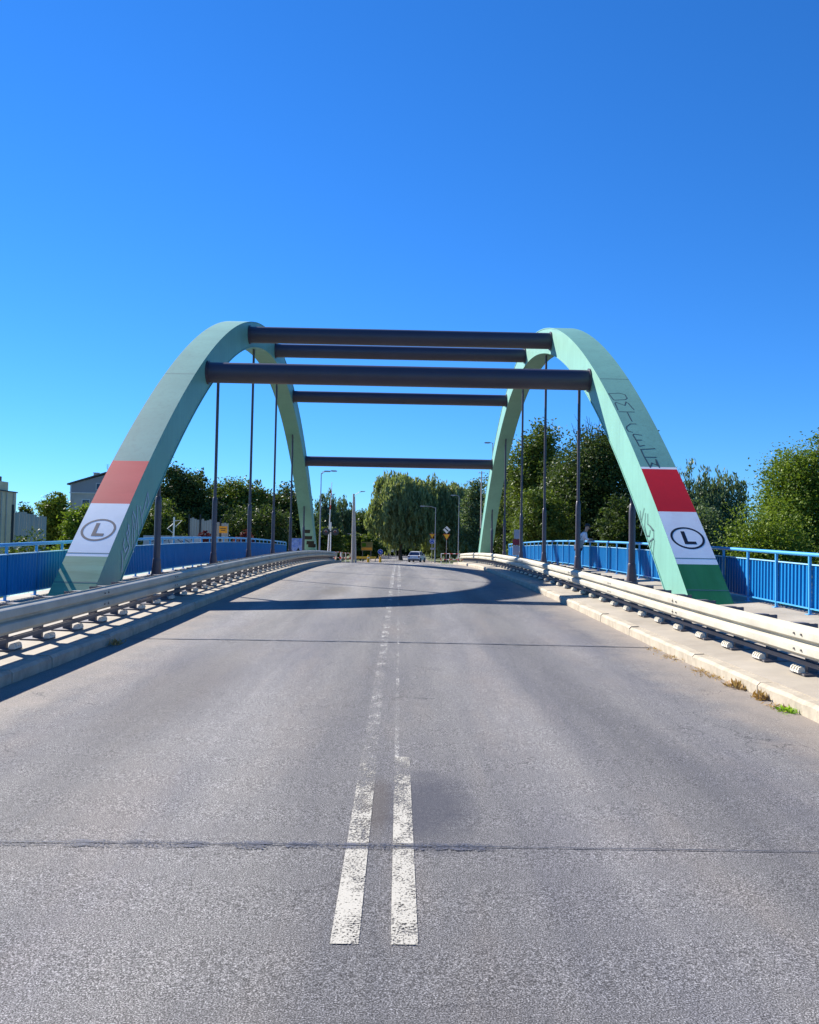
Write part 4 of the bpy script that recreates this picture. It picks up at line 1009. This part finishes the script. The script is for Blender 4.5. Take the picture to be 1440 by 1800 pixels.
for zz in (.98, .93):
    mb = MB(); mb.box((0, 0, Hh * zz), (.8, .06, .06)); ca = mb.build('cross_arm', 'galv_dark', r)
    for s in (-1, 0, 1):
        mb = MB(); mb.tube([(s * .34, 0, Hh * zz + .03), (s * .34, 0, Hh * zz + .2)], [.04, .025], 6); mb.build('insulator', 'white', ca)

# road signs
def disc(mb, r, y, th, z, n=24): mb.tube([(0, y, z), (0, y - th, z)], r, n)
def yield_sign(label, u, v, depth, wid, extra):
    x, y, z = ground_px(u, depth); c = at(u, v, depth).z - z
    r = tag(empty('yield_sign', (x, y, z)), label, 'road sign')
    mb = MB(); mb.tube([(0, 0, -.2), (0, 0, c + wid * .6)], .035, 8); mb.build('post', 'lamp_pole', r)
    hh = wid * .866
    mb = MB(); mb.prism([(-wid / 2, hh * .4), (0, -hh * .6), (wid / 2, hh * .4)], (0, -.05, c), (1, 0, 0), (0, 0, 1), (0, -1, 0), .02); pl = mb.build('plate', 'red', r)
    k = .80; mb = MB(); mb.prism([(-wid / 2 * k, hh * .4 * k), (0, -hh * .6 * k), (wid / 2 * k, hh * .4 * k)], (0, -.071, c + .005), (1, 0, 0), (0, 0, 1), (0, -1, 0), .006); mb.build('yellow_face', 'yellow', pl)
    if extra == 'round':
        mb = MB(); disc(mb, .36, -.05, .02, c - .75); pl = mb.build('round_plate', 'white', r)
        mb = MB(); disc(mb, .33, -.071, .006, c - .75); mb.build('blue_face', 'blue', pl)
        for k in range(3):
            a0 = k * 2.094; mb = MB(); pts = []
            for q in range(7): pts.append((math.cos(a0 + q * .2) * .2, math.sin(a0 + q * .2) * .2))
            vs = []
            for a_, b_ in pts: vs += [(a_ * .8, -.080, c - .75 + b_ * .8), (a_ * 1.15, -.080, c - .75 + b_ * 1.15)]
            mb.add(vs, [(2 * i, 2 * i + 1, 2 * i + 3, 2 * i + 2) for i in range(6)]); mb.build('white_arrow', 'white', pl)
        mb = MB(); mb.box((.15, .02, c - 1.75), (.7, .05, .28)); mb.build('small_panel', 'poster_grey', r)
    else:
        mb = MB(); mb.prism([(-.48, 0), (0, -.48), (.48, 0), (0, .48)], (0, -.05, c + .86), (1, 0, 0), (0, 0, 1), (0, -1, 0), .02); pl = mb.build('diamond_plate', 'white', r)
        mb = MB(); mb.box((0, -.074, c + .86), (.62, .006, .15), Matrix.Rotation(.75, 3, 'Y')); mb.build('black_bar', 'black', pl)
yield_sign('yellow give way sign above a round blue sign', 759.5, 942, 112, .78, 'round')
yield_sign('yellow give way sign under a white diamond sign', 785, 943, 106, .92, 'diamond')
# keep right bollard on the island, second bollard, yellow barrier and board
x, y, z = ground_px(669, 104); r = tag(empty('keep_right_bollard', (x, y, rz(104))), 'yellow traffic island bollard topped by a blue round sign', 'bollard')
mb = MB(); mb.tube([(0, 0, 0), (0, 0, .75)], [.17, .13], 12); mb.build('bollard_body', 'yellow', r, True)
mb = MB(); mb.tube([(0, 0, .7), (0, 0, 1.7)], .03, 8); mb.build('post', 'lamp_pole', r)
mb = MB(); disc(mb, .33, -.04, .02, 1.35); pl = mb.build('round_plate', 'white', r)
mb = MB(); disc(mb, .30, -.061, .006, 1.35); mb.build('blue_face', 'blue', pl)
mb = MB(); mb.box((.02, -.071, 1.35), (.3, .006, .06), Matrix.Rotation(.78, 3, 'Y')); mb.build('white_arrow', 'white', pl)
x, y, z = ground_px(648, 102); r = tag(empty('plain_bollard', (x, y, rz(102))), 'plain yellow bollard beside the blue topped one', 'bollard')
mb = MB(); mb.tube([(0, 0, 0), (0, 0, .6), (0, 0, .9)], [.17, .15, .12], 12); mb.build('bollard_body', 'yellow', r, True); mb = MB(); mb.tube([(0, 0, .5), (0, 0, .65)], .157, 12); mb.build('reflective_band', 'white', r)
a = Vector(ground_px(625, 108)); c = Vector(ground_px(662, 112)); D = c - a
r = tag(empty('low_barrier', a), 'low yellow guard barrier behind the bollards', 'barrier')
mb = MB(); mb.sweep([(-.03, .45), (.03, .45), (.03, .75), (-.03, .75)], [(D * f, Vector((0, 1, 0)), Vector((0, 0, 1))) for f in (0, .33, .66, 1)]); mb.build('beam', 'yellow', r)
for f in (.05, .35, .65, .95): mb = MB(); mb.box(D * f + Vector((0, .1, .3)), (.1, .1, .8)); mb.build('post', 'galv_dark', r)
x, y, z = ground_px(645, 118); zt = at(645, 953, 118).z - z
r = tag(empty('notice_board', (x, y, z)), 'yellowish notice board with a green square beyond the crossing', 'sign')
mb = MB(); mb.box((0, 0, zt - .6), (1.7, .05, 1.25)); pl = mb.build('board', 'board_olive', r); mb = MB(); mb.box((-.4, -.04, zt - .4), (.6, .02, .5)); mb.build('green_square', 'leaf_weed', pl)
mb = MB(); mb.box((0, -.04, zt - .95), (1.5, .02, .35)); mb.build('orange_strip', 'orange', pl)
for s in (-1, 1): mb = MB(); mb.tube([(s * .6, .05, -.2), (s * .6, .05, zt)], .04, 8); mb.build('post', 'galv_dark', r)
x, y, z = ground_px(690, 165); r = tag(empty('frame_gate', (x, y, rz(165))), 'thin leaning frame with a small white plate in the willow shade', 'gate')
for s in (-1, 1): mb = MB(); mb.tube([(s * .8, 0, -.2), (s * .55, 0, 4.2)], .05, 6); mb.build('post', 'lamp_pole', r)
mb = MB(); mb.tube([(-.55, 0, 4.2), (.55, 0, 4.2)], .05, 6); mb.build('top_bar', 'lamp_pole', r); mb = MB(); mb.box((0, -.05, 1.7), (.55, .04, .6)); mb.build('plate', 'white', r)

# posters near the far end of the bridge
def stack_sign(name, label, u, depth, plates, cat):
    p = at(u, 950, depth); z = wz(depth, 7.5); r = tag(empty(name, (p.x, depth, z)), label, cat); return r, p
p = at(909, 950, 49.0); zb = wz(49.0, 6.5); r = tag(empty('notice_stack', (p.x, 49.0, zb)), 'stack of grey and red notices on a post by the sunlit arch hangers', 'sign')
zz = [at(909, v, 49.0).z - zb for v in (931, 947, 948, 958, 959, 976)]
mb = MB(); mb.tube([(0, .05, 0), (0, .05, zz[0])], .03, 8); mb.build('post', 'lamp_pole', r)
for k, (mt_, w_) in enumerate((('poster_grey', .36), ('poster_red', .46), ('poster_grey', .38))):
    mb = MB(); mb.box((-.03 * k, 0, (zz[2 * k] + zz[2 * k + 1]) / 2), (w_, .03, zz[2 * k] - zz[2 * k + 1])); mb.build('notice_plate', mt_, r)
p0 = at(509, 946, 58.0); p1 = at(534, 978, 58.0); zb = wz(58.0, 7, -1) ; r = tag(empty('poster_board', ((p0.x + p1.x) / 2, 58.0, zb)), 'blue and white poster board by the far arch foot with torn posters', 'sign')
w_ = p1.x - p0.x; zt = p0.z - zb
mb = MB(); mb.box((0, 0, zt / 2 + .1), (w_, .05, zt - .2)); pl = mb.build('board', 'poster_blue', r)
mb = MB(); mb.prism([(0, .1), (.35, .15), (.3, .5), (.12, .8), (-.02, .55)], (0, -.026, 0), (1, 0, 0), (0, 0, 1), (0, -1, 0), .006); mb.build('dark_figure', 'poster_dark', pl)
mb = MB(); mb.box((-w_ * .34, -.03, .34), (w_ * .2, .006, .45)); mb.build('red_block', 'poster_red', pl)
for s in (-1, 1): mb = MB(); mb.tube([(s * w_ * .4, .06, -.05), (s * w_ * .4, .06, zt)], .03, 8); mb.build('post', 'lamp_pole', r)

# ------------------------------------------------------------------ the car
def car(x, y, z, rzr):
    r = tag(empty('parked_car', (x, y, z), (0, 0, rzr)), 'silver white hatchback on the road under the willow', 'car')
    # side outline, extruded with inset upper body
    prof = [(-2.0, .3), (-2.05, .62), (-1.95, .92), (-1.62, 1.02), (1.05, .98), (1.75, .86), (2.05, .66), (2.05, .32)]
    mb = MB(); n = len(prof); vs = []
    for xx, k in ((-.86, 1), (-.80, .985)): pass
    for s, w_, k in ((-1, .80, .97), (-1, .88, 1), (1, .88, 1), (1, .80, .97)): vs += [(s * w_, a * k, .62 + (b - .62) * (k if b > .62 else 1)) for a, b in prof]
    fs = [(j * n + i, j * n + (i + 1) % n, (j + 1) * n + (i + 1) % n, (j + 1) * n + i) for j in range(3) for i in range(n)] + [tuple(range(n))[::-1], tuple(range(3 * n, 4 * n))]
    mb.add(vs, fs); body = mb.build('body', 'car_paint', r, True)
    cab = [(-1.75, 1.0), (-1.35, 1.46), (.1, 1.5), (.95, .98)]
    mb = MB(); vs = [(s * (.80 if b < 1.2 else .62), a, b) for s in (-1, 1) for a, b in cab]
    mb.add(vs, [(0, 1, 2, 3), (7, 6, 5, 4), (0, 4, 5, 1), (1, 5, 6, 2), (2, 6, 7, 3)]); mb.build('cabin', 'glass', r)
    mb = MB(); mb.prism([(-1.38, 1.44), (.14, 1.49), (.1, 1.54), (-1.3, 1.51)], (-.63, 0, 0), (0, 1, 0), (0, 0, 1), (1, 0, 0), 1.26); mb.build('roof', 'car_paint', r)
    for s in (-1, 1):
        for (a, b), (c_, d_) in (((-1.75, 1.0), (-1.36, 1.46)), ((.1, 1.5), (.95, .98)), ((-.5, 1.0), (-.5, 1.48))):
            mb = MB(); mb.tube([(s * .81, a, b) if b < 1.2 else (s * .63, a, b), (s * .63, c_, d_) if d_ > 1.2 else (s * .81, c_, d_)], .035, 6); mb.build('pillar', 'car_paint', r)
        for yy in (-1.28, 1.3):
            mb = MB(); mb.tube([(s * .70, yy, .31), (s * .90, yy, .31)], .31, 18); wh = mb.build('wheel', 'rubber', r, True); mb = MB(); mb.tube([(s * .895, yy, .31), (s * .91, yy, .31)], .19, 14); mb.build('rim', 'galv', wh)
        mb = MB(); mb.box((s * .72, -1.99, .80), (.2, .1, .22)); mb.build('tail_light', 'lens', r)
        mb = MB(); mb.box((s * .62, 1.98, .70), (.36, .14, .14)); mb.build('headlight', 'white', r)
        mb = MB(); mb.box((s * .95, .75, 1.02), (.16, .1, .12)); mb.build('mirror', 'car_paint', r)
    mb = MB(); mb.box((0, -2.06, .66), (.5, .02, .11)); mb.build('number_plate', 'white', r)
    mb = MB(); mb.box((0, -2.06, .40), (1.6, .06, .16)); mb.build('bumper', 'galv_dark', r)
cp = at(733, 985, 117); car(cp.x, 117, rz(117) + .01, R(-14))

# ------------------------------------------------------------------ person leaning on the right railing
def skinned(name, joints, edges, material, parent, sub=2):
    me = bpy.data.meshes.new(name); me.from_pydata([j[:3] for j in joints], edges, []); me.update()
    o = bpy.data.objects.new(name + '_tmp', me); COL.objects.link(o)
    md = o.modifiers.new('skin', 'SKIN'); 
    for i, j in enumerate(joints):
        sv = me.skin_vertices[0].data[i]; rr_ = j[3]; sv.radius = rr_ if isinstance(rr_, tuple) else (rr_, rr_); sv.use_root = (i == 0)
    md.use_smooth_shade = True
    s2 = o.modifiers.new('sub', 'SUBSURF'); s2.levels = sub; s2.render_levels = sub
    dg = bpy.context.evaluated_depsgraph_get(); dg.update()
    m2 = bpy.data.meshes.new_from_object(o.evaluated_get(dg)); m2.name = name
    bpy.data.objects.remove(o); m2.materials.clear(); m2.materials.append(M[material])
    m2.polygons.foreach_set('use_smooth', [True] * len(m2.polygons))
    return put(name, m2, parent)
pp = at(1017, 1004, 36.5); px, py = XC + RX - .42, 36.5
py = px * F_PX / (1017.5 - 702)
person = tag(empty('person', (px, py, wz(py, RX - .4))), 'person in pale top and dark trousers leaning on the blue railing', 'person')
J = [(0, 0, .93, (.13, .15)), (.10, 0, 1.12, (.12, .155)), (.22, 0, 1.33, (.115, .17)), (.27, 0, 1.43, .06), (.30, 0, 1.50, .055), (.33, 0, 1.57, (.085, .075)), (.355, 0, 1.66, (.095, .078)), (.35, 0, 1.72, (.06, .055))]
E = [(0, 1), (1, 2), (2, 3), (3, 4), (4, 5), (5, 6), (6, 7)]
for s in (-1, 1):
    b0 = len(J)
    J += [(.01, s * .1, .88, .085), (.0, s * .11, .5, .06), (-.03, s * .11, .1, .042), (.10, s * .12, .045, .04)]
    E += [(0, b0), (b0, b0 + 1), (b0 + 1, b0 + 2), (b0 + 2, b0 + 3)]
    b1 = len(J)
    J += [(.22, s * .19, 1.38, .058), (.26, s * .25, 1.17, .042), (.42, s * .15, 1.175, .033), (.49, s * .10, 1.18, (.02, .035))]
    E += [(2, b1), (b1, b1 + 1), (b1 + 1, b1 + 2), (b1 + 2, b1 + 3)]
body = skinned('body', J, E, 'skin', person)
mb = MB()
for s in (-1, 1):
    for q, (dy, ln) in enumerate(((-.03, .06), (-.01, .075), (.01, .08), (.03, .07))):
        o = Vector((.49, s * .10 + dy, 1.185)); mb.tube([o, o + Vector((ln * .6, -s * .01, .0)), o + Vector((ln * .85, -s * .015, -.03))], [.0095, .009, .007], 6)
    o = Vector((.47, s * .10 - s * .035, 1.185)); mb.tube([o, o + Vector((.025, -s * .025, .0)), o + Vector((.05, -s * .03, -.005))], [.011, .01, .008], 6)
mb.build('fingers', 'skin', person, True)
skinned('shirt', [(.0, 0, .90, (.145, .17)), (.10, 0, 1.12, (.14, .175)), (.22, 0, 1.33, (.13, .185)), (.265, 0, 1.42, .075), (.22, -.19, 1.38, .078), (.26, -.255, 1.17, .058), (.36, -.19, 1.175, .047), (.22, .19, 1.38, .078), (.26, .255, 1.17, .058), (.36, .19, 1.175, .047)],
        [(0, 1), (1, 2), (2, 3), (2, 4), (4, 5), (5, 6), (2, 7), (7, 8), (8, 9)], 'shirt', person)
skinned('trousers', [(0, 0, .95, (.145, .165)), (.01, .1, .86, .1), (.0, .11, .5, .075), (-.03, .11, .1, .062), (.01, -.1, .86, .1), (.0, -.11, .5, .075), (-.03, -.11, .1, .062)], [(0, 1), (1, 2), (2, 3), (0, 4), (4, 5), (5, 6)], 'trousers', person)
for s in (-1, 1):
    mb = MB(); mb.prism([(-.10, 0), (.20, 0), (.21, .04), (.12, .085), (.0, .12), (-.09, .12)], (0, s * .115 - .047, 0), (1, 0, 0), (0, 0, 1), (0, 1, 0), .094); mb.build('shoe', 'cap', person)
mb = MB()
ring = lambda r, z, k=1.0: [(.352 + math.cos(2 * math.pi * i / 14) * r * 1.12, math.sin(2 * math.pi * i / 14) * r, z) for i in range(14)]
vs = ring(.095, 1.675) + ring(.094, 1.72) + ring(.07, 1.765) + ring(.02, 1.785); mb.add(vs, [(j * 14 + i, j * 14 + (i + 1) % 14, (j + 1) * 14 + (i + 1) % 14, (j + 1) * 14 + i) for j in range(3) for i in range(14)] + [tuple(range(42, 56))])
mb.prism([(.0, -.07), (.12, -.05), (.14, 0), (.12, .05), (.0, .07)], (.42, 0, 1.672), (1, 0, -.15), (0, 1, 0), (0, 0, 1), .012); mb.build('cap', 'cap', person, True)
for s in (-1, 1):
    mb = MB(); mb.tube([(.335, s * .078, 1.60), (.335, s * .094, 1.605)], [.03, .02], 8); mb.build('ear', 'skin', person, True)
mb = MB(); mb.prism([(.0, -.015), (.035, -.02), (.0, .045)], (.43, -.012, 1.585), (1, 0, 0), (0, 0, 1), (0, 1, 0), .024); mb.build('nose', 'skin', person)
mb = MB(); mb.box((.0, -.235, .98), (.24, .1, .3)); bg_ = mb.build('shoulder_bag', 'bag', person)
mb = MB(); mb.tube([(.0, -.24, 1.12), (.2, -.08, 1.47), (.12, .1, 1.40)], .014, 6); mb.build('bag_strap', 'bag', bg_)
